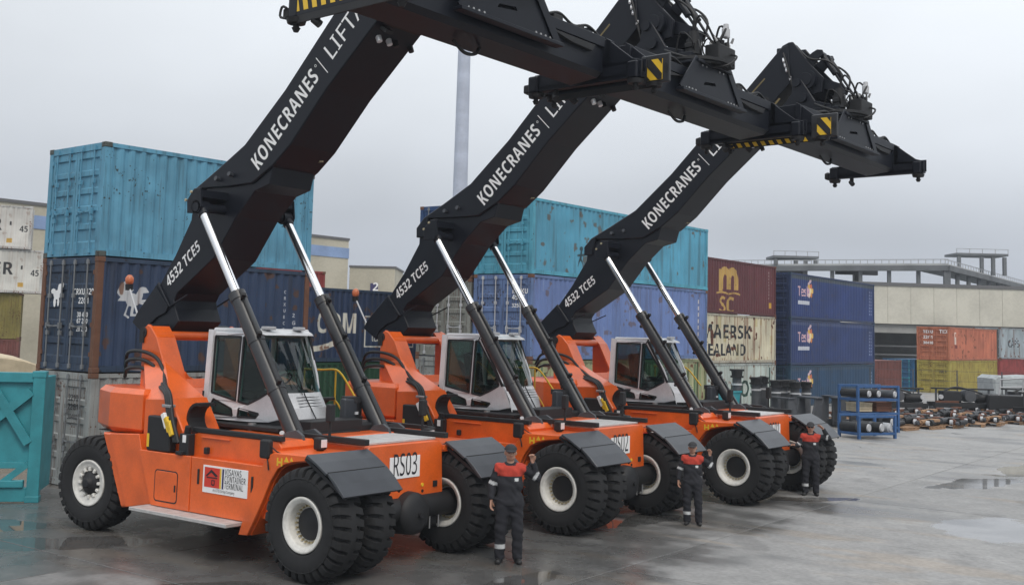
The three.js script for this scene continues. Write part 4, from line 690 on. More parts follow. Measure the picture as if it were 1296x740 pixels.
    k('grab_handle', [cyl([-4.085, 2.35, 0.78], [-4.075, 2.5, 0.78], 0.016, 0.016, 6)], M.dark);
    k('mirror_arm', tube([[-2.98, 3.5, 0.74], [-2.94, 3.58, 0.86], [-2.98, 3.45, 0.9]], 0.012, 8, 5), M.dark);
    mesh('cab_base', [box(-3.95, -1.9, 1.93, 2.0, -0.95, 0.95, 0.015), box(-1.95, -1.5, 1.9, 2.12, -0.6, 0.62, 0.02)], M.dark, t);
    for (const x of [-3.8, -2.7]) mesh('cab_mount', cyl([x, 1.9, 0.82], [x, 2.03, 0.82], 0.07, 0.07, 10), M.steel, t);
    mesh('front_grille', [box(-1.98, -1.84, 2.0, 2.44, -0.95, -0.5, 0.04)], M.guard, t);
  }
  // --- far side engine bits and handrail
  {
    const f = mesh('air_filter', [cyl([-2.0, 1.9, -0.85], [-2.0, 2.36, -0.85], 0.17, 0.17, 20), cyl([-2.0, 2.36, -0.85], [-2.0, 2.46, -0.85], 0.2, 0.2, 20), cyl([-2.0, 2.08, -0.85], [-2.0, 2.12, -0.85], 0.185, 0.185, 20)], M.dark, t);
    mesh('filter_lamp', box(-1.83, -1.8, 2.16, 2.21, -0.8, -0.74), M.lens, f);
    mesh('engine_block', [box(-2.3, -1.5, 1.86, 2.04, -1.1, -0.55, 0.05)], M.dark, t);
    mesh('handrail', [tube([[-4.1, 2.86, -1.6], [-3.6, 2.86, -1.6], [-3.18, 2.87, -1.6], [-3.05, 2.8, -1.6], [-2.68, 2.4, -1.6]], 0.02, 24, 7), cyl([-3.2, 2.86, -1.6], [-3.2, 1.52, -1.6], 0.018, 0.018, 7), cyl([-4.05, 2.86, -1.6], [-4.05, 1.52, -1.6], 0.018, 0.018, 7), tube([[-3.9, 2.3, -1.6], [-3.4, 2.3, -1.6], [-3.2, 2.3, -1.6], [-3.0, 2.1, -1.6], [-2.8, 1.75, -1.6]], 0.018, 20, 7)], M.yellow, t);
    mesh('beacon_stalk', [cyl([-6.5, 3.6, 0.42], [-7.1, 4.33, 0.3], 0.02, 0.02, 7)], M.greyWhite, t);
    const b = mesh('beacon', mv(lathe([[0.001, 0], [0.07, 0.01], [0.085, 0.06], [0.08, 0.13], [0.04, 0.18], [0.001, 0.19]], 16), -7.14, 4.42, 0.29), M.amber, t);
    mesh('beacon_base', cyl([-7.14, 4.30, 0.29], [-7.14, 4.42, 0.29], 0.07, 0.08, 14), M.dark, b);
  }
  boomOf(t); spreaderOf(t);
  return t;
}
const PIV = [-5.6, 3.49];
function boomOf(t) {
  const boom = group('boom', t); boom.position.set(PIV[0], PIV[1], 0);
  const k = (n, g, m) => mesh(n, join(g).translate(-PIV[0], -PIV[1], 0), m, boom);
  // main section
  k('boom_section', prism([[-4.84, 5.75], [-5.09, 5.75], [-5.10, 5.96], [-4.89, 6.19], [-4.3, 6.5], [-3.58, 6.90], [-2.577, 7.796], [-1.41, 9.02], [-0.9, 9.53], [-0.13, 8.78], [-0.40, 8.72], [-1.544, 7.683], [-2.371, 6.805], [-2.79, 6.474], [-3.33, 6.184], [-4.0, 6.16], [-4.75, 6.17]], -0.55, 0.55, 0.02), M.black);
  k('boom_lower_body', prism([[-4.4, 6.3], [-5.0, 5.95], [-5.04, 5.6], [-5.46, 4.94], [-5.86, 4.42], [-6.46, 3.86], [-6.6, 3.67], [-6.2, 3.42], [-5.86, 3.44], [-5.6, 3.36], [-5.24, 3.72], [-5.37, 3.95], [-5.42, 4.10], [-5.33, 4.24], [-5.1, 4.38], [-4.335, 4.87], [-3.77, 5.6], [-3.29, 6.05], [-2.92, 6.15], [-2.78, 6.66], [-2.55, 6.68], [-2.3, 6.98], [-2.6, 7.2]], -0.5, 0.5, 0.015), M.black);
  for (const s of [1, -1]) {
    k('boom_cheek', prism([[-6.2, 3.42], [-6.62, 3.67], [-6.48, 3.87], [-5.88, 4.44], [-5.5, 4.0], [-5.62, 3.86], [-5.86, 3.78], [-6.1, 3.62]], s * 0.51 - 0.03, s * 0.51 + 0.03, 0.012), M.black);
    k('cheek_rib', [bar([-5.93, 4.36, s * 0.545], [-5.52, 3.98, s * 0.545], 0.03, 0.025), bar([-5.52, 3.98, s * 0.53], [-5.0, 4.2, s * 0.53], 0.03, 0.02)], M.black);
    k('tower_collar', cyl([-5.6, 3.49, s * 0.50], [-5.6, 3.49, s * 0.90], 0.16, 0.16, 18), M.black);
    // ear that takes the head of the lift cylinder
    k('cylinder_ear', [prism([[-4.36, 5.64], [-4.38, 5.87], [-4.2, 6.07], [-4.02, 6.08], [-3.98, 5.74], [-4.08, 5.62]], s * 1.10 - 0.02, s * 1.10 + 0.02, 0.008), prism([[-4.36, 5.84], [-4.2, 6.05], [-4.03, 6.05], [-4.02, 5.92]], s * 0.79 - 0.31, s * 0.79 + 0.31, 0.01), cyl([-4.12, 5.74, s * 0.45], [-4.12, 5.74, s * 1.13], 0.085, 0.085, 16)], M.black);
    k('ear_bolt', [cyl([-4.3, 5.86, s * 1.19], [-4.3, 5.86, s * 1.215], 0.025, 0.025, 8), cyl([-4.16, 6.0, s * 1.19], [-4.16, 6.0, s * 1.215], 0.025, 0.025, 8)], M.brass);
    
    for (const [x, y] of [[-4.22, 6.3], [-3.86, 6.36]]) k('boom_lamp', cyl([x, y, s * 0.54], [x, y + 0.02, s * 0.64], 0.035, 0.045, 10), M.guard);
    const write = (g, ang, x, y, z) => { g.rotateZ(ang); g.translate(x, y, z); return s > 0 ? g : g; };
    if (s > 0) {
      const c = Math.cos(0.803), sn = Math.sin(0.803), P = (q, n) => [q * c - n * sn, q * sn + n * c];
      let [x, y] = P(2.38, 6.72); k('brand_lettering', write(fit(letters('KONECRANES', 0.222, fontB, 1, 0.05), 2.12), 0.803, x, y, 0.553), M.letter);
      [x, y] = P(4.55, 6.93); k('brand_lettering', write(letters('o', 0.05, fontR), 0.803, x, y, 0.553), M.letter);
      [x, y] = P(4.68, 6.64); k('brand_divider', write(join(new THREE.PlaneGeometry(0.016, 0.42).translate(0, 0.2, 0)), 0.803, x, y, 0.553), M.letter);
      [x, y] = P(4.86, 6.70); k('brand_lettering', write(letters('LIFTACE', 0.235, fontR, 0.98, 0.03), 0.803, x, y, 0.553), M.letter);
      k('model_lettering', write(fit(letters('4532 TCE5', 0.155, fontB, 1, 0.02, 0.18), 1.14), 0.668, -5.60, 4.34, 0.504), M.letter);
    }
    k('wear_mark', [bar([-0.55, 9.62, s * 0.472], [-0.15, 10.02, s * 0.472], 0.003, 0.035), bar([-0.12, 9.1, s * 0.472], [0.24, 9.5, s * 0.472], 0.003, 0.05)], M.wear);
    for (const [x, y] of [[-0.32, 9.28], [-0.1, 9.5]]) k('boom_hole', cyl([x, y, s * 0.46], [x, y, s * 0.474], 0.075, 0.075, 14), M.dark);
  }
  // extension and its collar
  k('boom_extension', prism([[-1.2, 9.17], [0.258, 10.743], [0.42, 10.78], [0.50, 9.86], [-0.52, 8.80]], -0.47, 0.47, 0.015), M.black);
  k('slide_pad', [bar([-0.13, 8.74, 0], [-0.38, 8.70, 0], 0.9, 0.05), bar([-0.45, 8.64, 0.35], [-0.32, 8.55, 0.35], 0.16, 0.06)], M.dark);
  for (const z of [0.3, 0.05, -0.12, -0.5]) k('collar_lamp', [cyl([-0.62, 8.53, z], [-0.58, 8.44, z], 0.055, 0.05, 10)], z > 0 ? M.lens : M.dark);
  k('pad_bolt', Array.from({ length: 6 }, (_, i) => cyl([-2.5 - i * 0.05, 6.655 + i * 0.004, -0.35], [-2.5 - i * 0.05, 6.63, -0.35], 0.018, 0.018, 6)), M.brass).userData.kind = 'stuff';
  k('boom_hose_tray', [bar([-3.2, 7.3, -0.2], [-0.4, 10.1, -0.2], 0.3, 0.06), bar([-0.4, 10.12, -0.2], [0.2, 10.75, -0.2], 0.1, 0.05)], M.dark);
  // head
  for (const s of [1, -1]) {
    k('head_plate', prism([[0.1, 10.55], [0.258, 10.78], [0.42, 10.85], [0.52, 10.85], [0.64, 10.70], [0.95, 10.28], [1.29, 9.92], [1.25, 9.58], [1.0, 9.52], [0.74, 9.62], [0.5, 9.86], [0.25, 10.1]], s * 0.40 - 0.04, s * 0.40 + 0.04, 0.012), M.black);
    k('pivot_disc', [cyl([0.90, 9.885, s * 0.43], [0.90, 9.885, s * 0.56], 0.24, 0.24, 24), cyl([0.90, 9.885, s * 0.55], [0.90, 9.885, s * 0.59], 0.17, 0.15, 20)], M.black);
    k('damping_cylinder', [cyl([1.17, 10.5, s * 0.22], [1.5, 10.02, s * 0.22], 0.07, 0.065, 14), cyl([1.5, 10.02, s * 0.22], [1.76, 9.62, s * 0.22], 0.028, 0.028, 10), cyl([1.17, 10.51, s * 0.34], [1.17, 10.51, s * 0.1], 0.075, 0.075, 14)], M.black);
    k('cylinder_lug', prism([[0.8, 10.42], [0.98, 10.56], [1.1, 10.62], [1.22, 10.6], [1.26, 10.5], [1.16, 10.42], [1.0, 10.22]], s * 0.34 - 0.025, s * 0.34 + 0.025), M.black);
    k('head_hose', [tube([[0.3, 10.6, s * 0.46], [0.42, 10.3, s * 0.52], [0.5, 10.0, s * 0.52], [0.62, 9.6, s * 0.52], [0.7, 9.35, s * 0.5]], 0.022, 16, 6), tube([[0.55, 10.78, s * 0.3], [0.95, 10.40, s * 0.44], [1.35, 10.32, s * 0.36], [1.66, 10.0, s * 0.3], [1.6, 9.6, s * 0.25]], 0.026, 20, 6)], M.hose);
  }
  k('head_box', [box(0.08, 0.5, 10.5, 10.76, -0.36, 0.36, 0.03), prism([[1.2, 9.95], [1.62, 9.78], [1.6, 9.62], [1.25, 9.66]], -0.3, 0.3)], M.black);
  k('head_fitting', [[0.30, 10.46], [0.34, 10.34], [0.38, 10.22], [0.48, 10.0]].map(([x, y]) => cyl([x, y, 0.45], [x + 0.04, y - 0.09, 0.53], 0.03, 0.026, 7)), M.lens).userData.kind = 'stuff';
}
M.wear = std({ color: lin(0.20, 0.155, 0.07), roughness: 0.8, map: rep(blotch, 3) });
function spreaderOf(t) {
  const sp = group('spreader', t), at0 = (g) => join(g).translate(-1.65, 0, -0.2), k = (n, g, m) => mesh(n, at0(g), m, sp);
  // yoke under the boom head, slewing ring and motors
  for (const s of [1, -1]) k('yoke_plate', prism([[0.5, 9.20], [0.5, 9.32], [0.76, 9.62], [0.80, 9.88], [0.9, 9.98], [1.02, 9.94], [1.2, 9.66], [1.36, 9.40], [1.75, 9.28], [1.75, 9.20]], s * 0.62 - 0.04, s * 0.62 + 0.04, 0.012), M.black);
  for (const s of [1, -1]) k('yoke_pin', [cyl([1.06, 9.5, s * 0.58], [1.06, 9.5, s * 0.72], 0.12, 0.11, 18), cyl([0.9, 9.885, s * 0.6], [0.9, 9.885, s * 0.70], 0.11, 0.1, 18)], M.black);
  k('yoke_base', [box(0.45, 1.95, 9.12, 9.22, -0.7, 0.7, 0.02)], M.black);
  k('slewing_ring', [cyl([1.66, 9.0, 0.15], [1.66, 9.12, 0.15], 0.70, 0.70, 40), cyl([1.66, 9.04, 0.15], [1.66, 9.08, 0.15], 0.76, 0.76, 40)], M.dark);
  for (const z of [-0.38, 0.45]) { const m = k('slewing_motor', [cyl([1.86, 9.2, z], [1.86, 9.5, z], 0.15, 0.15, 18), cyl([1.86, 9.5, z], [1.86, 9.66, z], 0.11, 0.11, 16), box(1.76, 1.96, 9.32, 9.42, z - 0.17, z + 0.17, 0.02)], M.dark); k('motor_hose', tube([[1.86, 9.66, z], [2.0, 9.95, z + 0.05], [2.2, 9.75, z + 0.1], [2.24, 9.4, z * 0.5]], 0.022, 16, 6), M.hose); }
  k('valve_block', [box(2.02, 2.34, 9.02, 9.42, -0.35, 0.3, 0.03), ...[-0.25, -0.05, 0.15].map((z) => cyl([2.2, 9.42, z], [2.2, 9.56, z], 0.05, 0.05, 10))], M.dark);
  k('valve_hose', [tube([[2.3, 9.3, -0.2], [2.5, 9.2, -0.1], [2.45, 9.02, 0.1], [2.2, 8.95, 0.3]], 0.022, 14, 6), tube([[2.25, 9.5, 0.1], [2.42, 9.7, 0.2], [2.35, 9.45, 0.32]], 0.02, 14, 6), tube([[1.4, 9.3, 0.75], [1.8, 9.12, 0.85], [2.2, 9.0, 0.6], [2.35, 9.1, 0.1]], 0.028, 18, 6)], M.hose);
  for (let i = 0; i < 9; i++) { const z = -0.6 + i * 0.16, x = 1.5 + rr(0, 0.5); k('bundled_hose', tube([[x, 9.22, z], [x + rr(0.1, 0.25), 9.45 + rr(0, 0.22), z + rr(-0.1, 0.1)], [x + rr(0.3, 0.5), 9.32 + rr(-0.1, 0.15), z + rr(-0.15, 0.15)], [x + rr(0.3, 0.6), 9.08, z * 0.6]], 0.016, 14, 5), M.hose); }
  for (let i = 0; i < 7; i++) k('hose_fitting', mv(rot(cyl([0, 0, 0], [0, 0.11, 0], 0.03, 0.022, 7), rr(-0.6, 0.6), 0, rr(-0.6, 0.6)), 1.95 + rr(0, 0.35), 9.42 + rr(0, 0.16), rr(-0.4, 0.4)), i % 3 ? M.steel : M.guard);
  for (let i = 0; i < 6; i++) k('cable_guide', box(1.66 + rr(0, 0.2), 1.8 + rr(0, 0.2), 8.72, 8.84 + rr(0, 0.1), -2.2 + i * 0.85, -2.05 + i * 0.85, 0.02), i % 2 ? M.dark : M.guard);
  k('spreader_camera', [box(2.24, 2.36, 9.58, 9.78, -0.1, 0.06, 0.03), cyl([2.3, 9.78, -0.02], [2.3, 9.86, -0.02], 0.06, 0.05, 10)], M.greyWhite);
  // side frames that carry the beam
  const tr = (x0, x1) => prismX([[-0.95, 8.34], [1.38, 8.34], [0.82, 9.0], [-0.42, 9.0]], x0, x1, 0.01, [[[0.05, 8.62], [0.55, 8.56], [0.5, 8.64], [0.1, 8.69]]]);
  for (const [a, b] of [[2.10, 2.15], [1.12, 1.17]]) k('carriage_plate', tr(a, b), M.black);
  k('carriage_flange', [bar([2.17, 8.34, -0.95], [2.17, 9.02, -0.40], 0.03, 0.16), bar([2.17, 8.34, 1.38], [2.17, 9.02, 0.80], 0.03, 0.16), box(2.08, 2.26, 8.29, 8.35, -1.0, 1.44, 0.01), box(1.05, 2.22, 8.96, 9.02, -0.45, 0.85, 0.01)].map((g, i) => (i < 2 ? mv(g, 0, 0, 0) : g)), M.black);
  k('carriage_bolt', [[1.2, 8.4], [1.08, 8.4], [0.96, 8.4], [0.84, 8.4], [-0.76, 8.4], [-0.64, 8.4], [-0.52, 8.4], [-0.4, 8.4], [0.6, 8.93], [0.45, 8.93], [-0.2, 8.93], [-0.05, 8.93]].map(([z, y]) => cyl([2.15, y, z], [2.165, y, z], 0.022, 0.022, 6)), M.steel).userData.kind = 'stuff';
  // main beam with slide rails
  k('main_beam', [prism([[1.35, 8.06], [1.92, 8.12], [2.02, 8.20], [2.02, 8.66], [1.9, 8.72], [1.45, 8.72], [1.35, 8.62]], -2.62, 2.62, 0.012)].map((g) => mv(g, 0, 0, 0.2)), M.black);
  k('slide_rail', [box(1.94, 2.07, 8.63, 8.81, -2.4, 2.8, 0.012)], M.black); k('slide_rail', [box(1.28, 1.40, 8.63, 8.81, -2.4, 2.8, 0.012)], M.black);
  for (const s of [1, -1]) k('telescopic_arm', [prismX([[s * 1.0, 8.60], [s * 2.3, 8.60], [s * 2.2, 8.48], [s * 1.6, 8.50]], 2.02, 2.10, 0.006)].map((g) => mv(g, 0, 0, 0.2)), M.dark);
  k('beam_hose', [tube([[1.6, 8.05, 0.9], [1.65, 7.9, 0.7], [1.65, 7.93, 0.45], [1.6, 8.06, 0.3]], 0.028, 16, 6)], M.hose);
  k('rail_hose', [tube([[1.98, 8.83, -0.8], [1.98, 8.95, -1.2], [1.98, 8.84, -1.6], [1.98, 8.93, -2.0], [1.96, 8.83, -2.4]], 0.025, 24, 6), box(1.9, 2.0, 8.81, 8.92, -1.3, -1.05, 0.02), box(1.9, 2.0, 8.81, 8.9, -1.9, -1.75, 0.02), tube([[1.98, 8.83, 1.0], [1.98, 8.93, 1.4], [1.98, 8.84, 1.9], [1.96, 8.83, 2.4]], 0.025, 24, 6)], M.hose);
  // end beams with corner locks
  for (const s of [1, -1]) {
    const z0 = 0.2 + s * 2.70, z1 = 0.2 + s * 2.84;
    const e = group('end_beam', sp), ke = (n, g, m) => mesh(n, at0(g), m, e); e.position.y = 0.11;
    ke('beam_plate', [prism([[0.36, 7.98], [2.76, 7.98], [2.76, 8.24], [2.56, 8.30], [2.3, 8.50], [2.05, 8.70], [1.30, 8.68], [0.8, 8.36], [0.55, 8.24], [0.36, 8.22]], z0, z0 + s * 0.05, 0.008), box(0.36, 2.76, 7.95, 8.05, z0, z1, 0.01), box(0.46, 2.66, 8.20, 8.26, z0, z1, 0.008)], M.black);
    ke('beam_face', [prism([[0.34, 7.99], [2.78, 7.99], [2.78, 8.28], [0.34, 8.28]], z1 - s * 0.03, z1, 0.004), prism([[2.02, 8.2], [2.12, 8.2], [2.12, 8.66], [2.02, 8.72]], z0, z1 - s * 0.02, 0.005)], M.black);
    for (const x of [0.45, 2.6]) {
      ke('lock_housing', box(x - 0.105, x + 0.105, 7.93, 8.24, z0 - s * 0.06, z1 + s * 0.012, 0.04), M.black);
      ke('twist_lock', [cyl([x, 7.93, 0.2 + s * 2.77], [x, 7.86, 0.2 + s * 2.77], 0.15, 0.13, 16), cyl([x, 7.87, 0.2 + s * 2.77], [x, 7.79, 0.2 + s * 2.77], 0.045, 0.045, 10), cyl([x, 7.8, 0.2 + s * 2.77], [x, 7.74, 0.2 + s * 2.77], 0.065, 0.035, 10)], M.dark);
    }
    ke('lock_roller', [cyl([0.9, 7.94, 0.2 + s * 2.77], [0.9, 7.84, 0.2 + s * 2.77], 0.05, 0.05, 10), cyl([0.86, 7.86, 0.2 + s * 2.8], [0.94, 7.78, 0.2 + s * 2.74], 0.06, 0.06, 10)], M.dark);
    ke('lock_lever', [tube([[0.3, 8.1, z1], [0.2, 8.14, z1], [0.16, 8.0, z1], [0.3, 7.95, z1]], 0.02, 10, 6), box(0.18, 0.32, 7.96, 8.12, 0.2 + s * 2.72, 0.2 + s * 2.82, 0.03)], M.dark);
    if (s > 0) {
      for (let i = 0; i < 10; i++) ke('hazard_stripe', prism([[0.50 + i * 0.19, 8.01], [0.595 + i * 0.19, 8.01], [0.535 + i * 0.19, 8.26], [0.44 + i * 0.19, 8.26]], z1, z1 + 0.004, 0), M.yellow);
      const p = ke('hazard_board', mv(box(2.28, 2.58, 8.12, 8.48, z1 + 0.02, z1 + 0.04, 0.004), 0.24, -0.17, 0), M.yellow);
      for (const q of [[[2.28, 8.48], [2.28, 8.36], [2.50, 8.12], [2.58, 8.12], [2.58, 8.22], [2.36, 8.48]], [[2.5, 8.48], [2.58, 8.38], [2.58, 8.48]], [[2.28, 8.12], [2.28, 8.2], [2.35, 8.12]]]) mesh('board_stripe', at0(mv(prism(q, z1 + 0.04, z1 + 0.044, 0), 0.24, -0.17, 0)), M.dark, p);
      ke('board_bracket', [box(2.38, 2.96, 7.9, 8.4, z1 - 0.03, z1 + 0.02, 0.05)], M.barrel);
      for (const x of [2.455, 2.885]) ke('bracket_hole', mv(cyl([0, 0, 0], [0, 0, 0.006], 0.042, 0.042, 14).scale(1, 2.2, 1), x, 8.14, z1 + 0.02), M.dark);
      ke('lower_lip', box(0.4, 2.7, 7.84, 7.96, z1 - 0.03, z1 - 0.002, 0.004), M.dark);
    }
  }
}
{
  const first = reachStacker('RS03');
  const spots = [[-1.645, 18.115, 'RS03', 0, -0.02], [2.241, 22.528, 'RS02', -0.009, -0.12], [6.30, 26.73, 'RS01', -0.02, -0.2]];
  const said = ['orange reach stacker numbered RS03, nearest of the three, its company sign in full view', 'orange reach stacker numbered RS02, in the middle of the row', 'orange reach stacker numbered RS01, farthest of the row, next to the blue pipe racks'];
  spots.forEach(([x, d, num, da, dy], i) => {
    const o = i ? copyOf(first, [x, 0, -d], -0.635) : first;
    o.position.set(x, 0, -d); o.rotation.y = -0.635; o.userData.label = said[i];
    const boom = o.children.find((c) => c.name === 'boom'), sp = o.children.find((c) => c.name === 'spreader');
    boom.rotation.z = da; sp.position.set(1.6, dy, 0.2); sp.rotation.set(-0.015, -0.06, 0); sp.position.y += 8.2 * (1 - Math.cos(0.015)); sp.position.z += 8.2 * Math.sin(0.015); 
    if (i) {
      const f = o.children.find((c) => c.name === 'fleet_sign'); f.remove(f.children[0]);
      mesh('fleet_number', rot(fit(letters(num, 0.25, fontR, 1, 0.02), 0.6), 0, Math.PI / 2, 0).translate(0.067, 1.36, 0.3), M.ink, f);
      const s = o.children.find((c) => c.name === 'company_sign'); void s;
    }
    if (i === 2) for (const e of sp.children) for (const c of e.children.filter((q) => q.name === 'hazard_stripe')) { c.scale.y = 0.38; c.position.y = 7.855 - 8.01 * 0.38; }
    if (i === 1) for (const e of sp.children) for (const c of e.children.filter((q) => q.name === 'hazard_stripe')) e.remove(c);
  });
}
// ------------------------------------------------------------ three workers, each body one continuous surface
// surface of a distance field (negative inside) on a grid
function surfaceNet(f, lo, hi, h) {
  const n = lo.map((v, i) => Math.ceil((hi[i] - v) / h) + 2), [nx, ny, nz] = n, F = new Float32Array(nx * ny * nz), id = (i, j, k) => (k * ny + j) * nx + i;
  for (let k = 0; k < nz; k++) for (let j = 0; j < ny; j++) for (let i = 0; i < nx; i++) F[id(i, j, k)] = f(lo[0] + i * h, lo[1] + j * h, lo[2] + k * h);
  const vert = new Int32Array(nx * ny * nz).fill(-1), pos = [], idx = [];
  for (let k = 0; k < nz - 1; k++) for (let j = 0; j < ny - 1; j++) for (let i = 0; i < nx - 1; i++) {
    let x = 0, y = 0, z = 0, c = 0;
    for (let e = 0; e < 12; e++) {
      const ax = e >> 2, u = e & 1, v = (e >> 1) & 1, o = [0, 0, 0]; o[(ax + 1) % 3] = u; o[(ax + 2) % 3] = v;
      const p = [...o]; p[ax] = 1; const a = F[id(i + o[0], j + o[1], k + o[2])], b = F[id(i + p[0], j + p[1], k + p[2])];
      if ((a < 0) !== (b < 0)) { const t = a / (a - b); x += o[0] + (p[0] - o[0]) * t; y += o[1] + (p[1] - o[1]) * t; z += o[2] + (p[2] - o[2]) * t; c++; }
    }
    if (c) { vert[id(i, j, k)] = pos.length / 3; pos.push(lo[0] + (i + x / c) * h, lo[1] + (j + y / c) * h, lo[2] + (k + z / c) * h); }
  }
  const quad = (a, b, c, d, fl) => (fl ? idx.push(a, b, c, a, c, d) : idx.push(a, c, b, a, d, c));
  for (let k = 1; k < nz - 1; k++) for (let j = 1; j < ny - 1; j++) for (let i = 1; i < nx - 1; i++) {
    const s = F[id(i, j, k)] < 0;
    if (s !== F[id(i + 1, j, k)] < 0) quad(vert[id(i, j - 1, k - 1)], vert[id(i, j, k - 1)], vert[id(i, j, k)], vert[id(i, j - 1, k)], s);
    if (s !== F[id(i, j + 1, k)] < 0) quad(vert[id(i - 1, j, k - 1)], vert[id(i - 1, j, k)], vert[id(i, j, k)], vert[id(i, j, k - 1)], s);
    if (s !== F[id(i, j, k + 1)] < 0) quad(vert[id(i - 1, j - 1, k)], vert[id(i, j - 1, k)], vert[id(i, j, k)], vert[id(i - 1, j, k)], s);
  }
  const g = new THREE.BufferGeometry(); g.setAttribute('position', new THREE.Float32BufferAttribute(pos, 3)); g.setIndex(idx); g.computeVertexNormals(); return g;
}
const cap = (a, b, ra, rb = ra, fz = 1) => ({ a, b, ra, rb, fz });
function dist(c, x, y, z) {
  const { a, b } = c, fz = c.fz, dx = b[0] - a[0], dy = b[1] - a[1], dz = (b[2] - a[2]) / fz, px = x - a[0], py = y - a[1], pz = (z - a[2]) / fz;
  const t = clamp((px * dx + py * dy + pz * dz) / (dx * dx + dy * dy + dz * dz + 1e-9));
  return (Math.hypot(px - dx * t, py - dy * t, pz - dz * t) - (c.ra + (c.rb - c.ra) * t)) * (fz < 1 ? fz * 1.1 : 1);
}
const union = (cs, k = 0.03) => (x, y, z) => { let d = 9; for (const c of cs) { const e = dist(c, x, y, z), h = clamp(0.5 + 0.5 * (d - e) / k); d = d + (e - d) * h - k * h * (1 - h); } return d; };
function paintBy(g, fn) { const p = g.attributes.position, c = new Float32Array(p.count * 3); for (let i = 0; i < p.count; i++) c.set(fn(p.getX(i), p.getY(i), p.getZ(i)), i * 3); g.setAttribute('color', new THREE.BufferAttribute(c, 3)); return g; }
M.skin = std({ vertexColors: true, roughness: 0.6 });
M.cloth = std({ vertexColors: true, roughness: 0.92, map: rep(blotch, 3) });
M.boot = std({ color: lin(0.014, 0.014, 0.015), roughness: 0.6 });
M.cap = std({ color: lin(0.03, 0.03, 0.034), roughness: 0.85 });
M.hair = std({ color: lin(0.02, 0.016, 0.013), roughness: 0.8 });
const SKIN = [0.42, 0.235, 0.165];
function handGeo(curl, flipX) {
  const xs = [0.03, 0.01, -0.011, -0.03], len = [0.066, 0.074, 0.068, 0.052], cs = [];
  xs.forEach((x, i) => {
    cs.push(cap([x * 0.5, 0.005, 0], [x, 0.088, 0], 0.016, 0.0125));
    let p = [x, 0.088, 0], a = curl * 0.5;
    for (const q of [0.45, 0.32, 0.23]) { const l = len[i] * q, e = [p[0] + x * 0.05, p[1] + Math.cos(a) * l, p[2] + Math.sin(a) * l]; cs.push(cap(p, e, 0.0095 - q * 0.002, 0.0085)); p = e; a += curl; }
  });
  cs.push(cap([0.02, 0.02, 0.005], [0.05, 0.055, 0.018], 0.015, 0.012), cap([0.05, 0.055, 0.018], [0.062, 0.085, 0.03], 0.011, 0.0095));
  const g = surfaceNet(union(cs, 0.006), [-0.07, -0.03, -0.04], [0.09, 0.19, 0.11], 0.0042);
  if (flipX) { const q = mirror(rot(g, 0, Math.PI / 2, 0)); return rot(q, 0, -Math.PI / 2, 0); }
  return g;
}
function headGeo() {
  const cs = [cap([0, 1.69, -0.02], [0, 1.70, 0.0], 0.088, 0.088), cap([0, 1.655, 0.012], [0, 1.60, 0.035], 0.066, 0.042), cap([-0.03, 1.612, 0.028], [0.03, 1.612, 0.028], 0.04), cap([-0.04, 1.70, 0.064], [0.04, 1.70, 0.064], 0.018), cap([0, 1.69, 0.078], [0, 1.652, 0.1], 0.010, 0.014), cap([-0.012, 1.65, 0.09], [0.012, 1.65, 0.09], 0.011), cap([-0.045, 1.655, 0.05], [-0.03, 1.64, 0.06], 0.02), cap([0.045, 1.655, 0.05], [0.03, 1.64, 0.06], 0.02), cap([-0.014, 1.617, 0.078], [0.014, 1.617, 0.078], 0.009), cap([-0.086, 1.67, -0.012], [-0.084, 1.645, -0.008], 0.015, 0.011), cap([0.086, 1.67, -0.012], [0.084, 1.645, -0.008], 0.015, 0.011), cap([0, 1.44, -0.012], [0, 1.6, -0.012], 0.062, 0.056)];
  const g = surfaceNet(union(cs, 0.018), [-0.13, 1.42, -0.14], [0.13, 1.82, 0.14], 0.0052);
  return paintBy(g, (x, y, z) => (z > 0.055 && Math.hypot((Math.abs(x) - 0.031) / 1.7, y - 1.682) < 0.0065 ? [0.05, 0.035, 0.03] : z > 0.05 && Math.abs(y - 1.704) < 0.005 && Math.abs(Math.abs(x) - 0.033) < 0.02 ? [0.06, 0.04, 0.03] : z > 0.06 && Math.abs(y - 1.617) < 0.005 && Math.abs(x) < 0.024 ? [0.30, 0.11, 0.09] : SKIN));
}
const HEAD = headGeo();
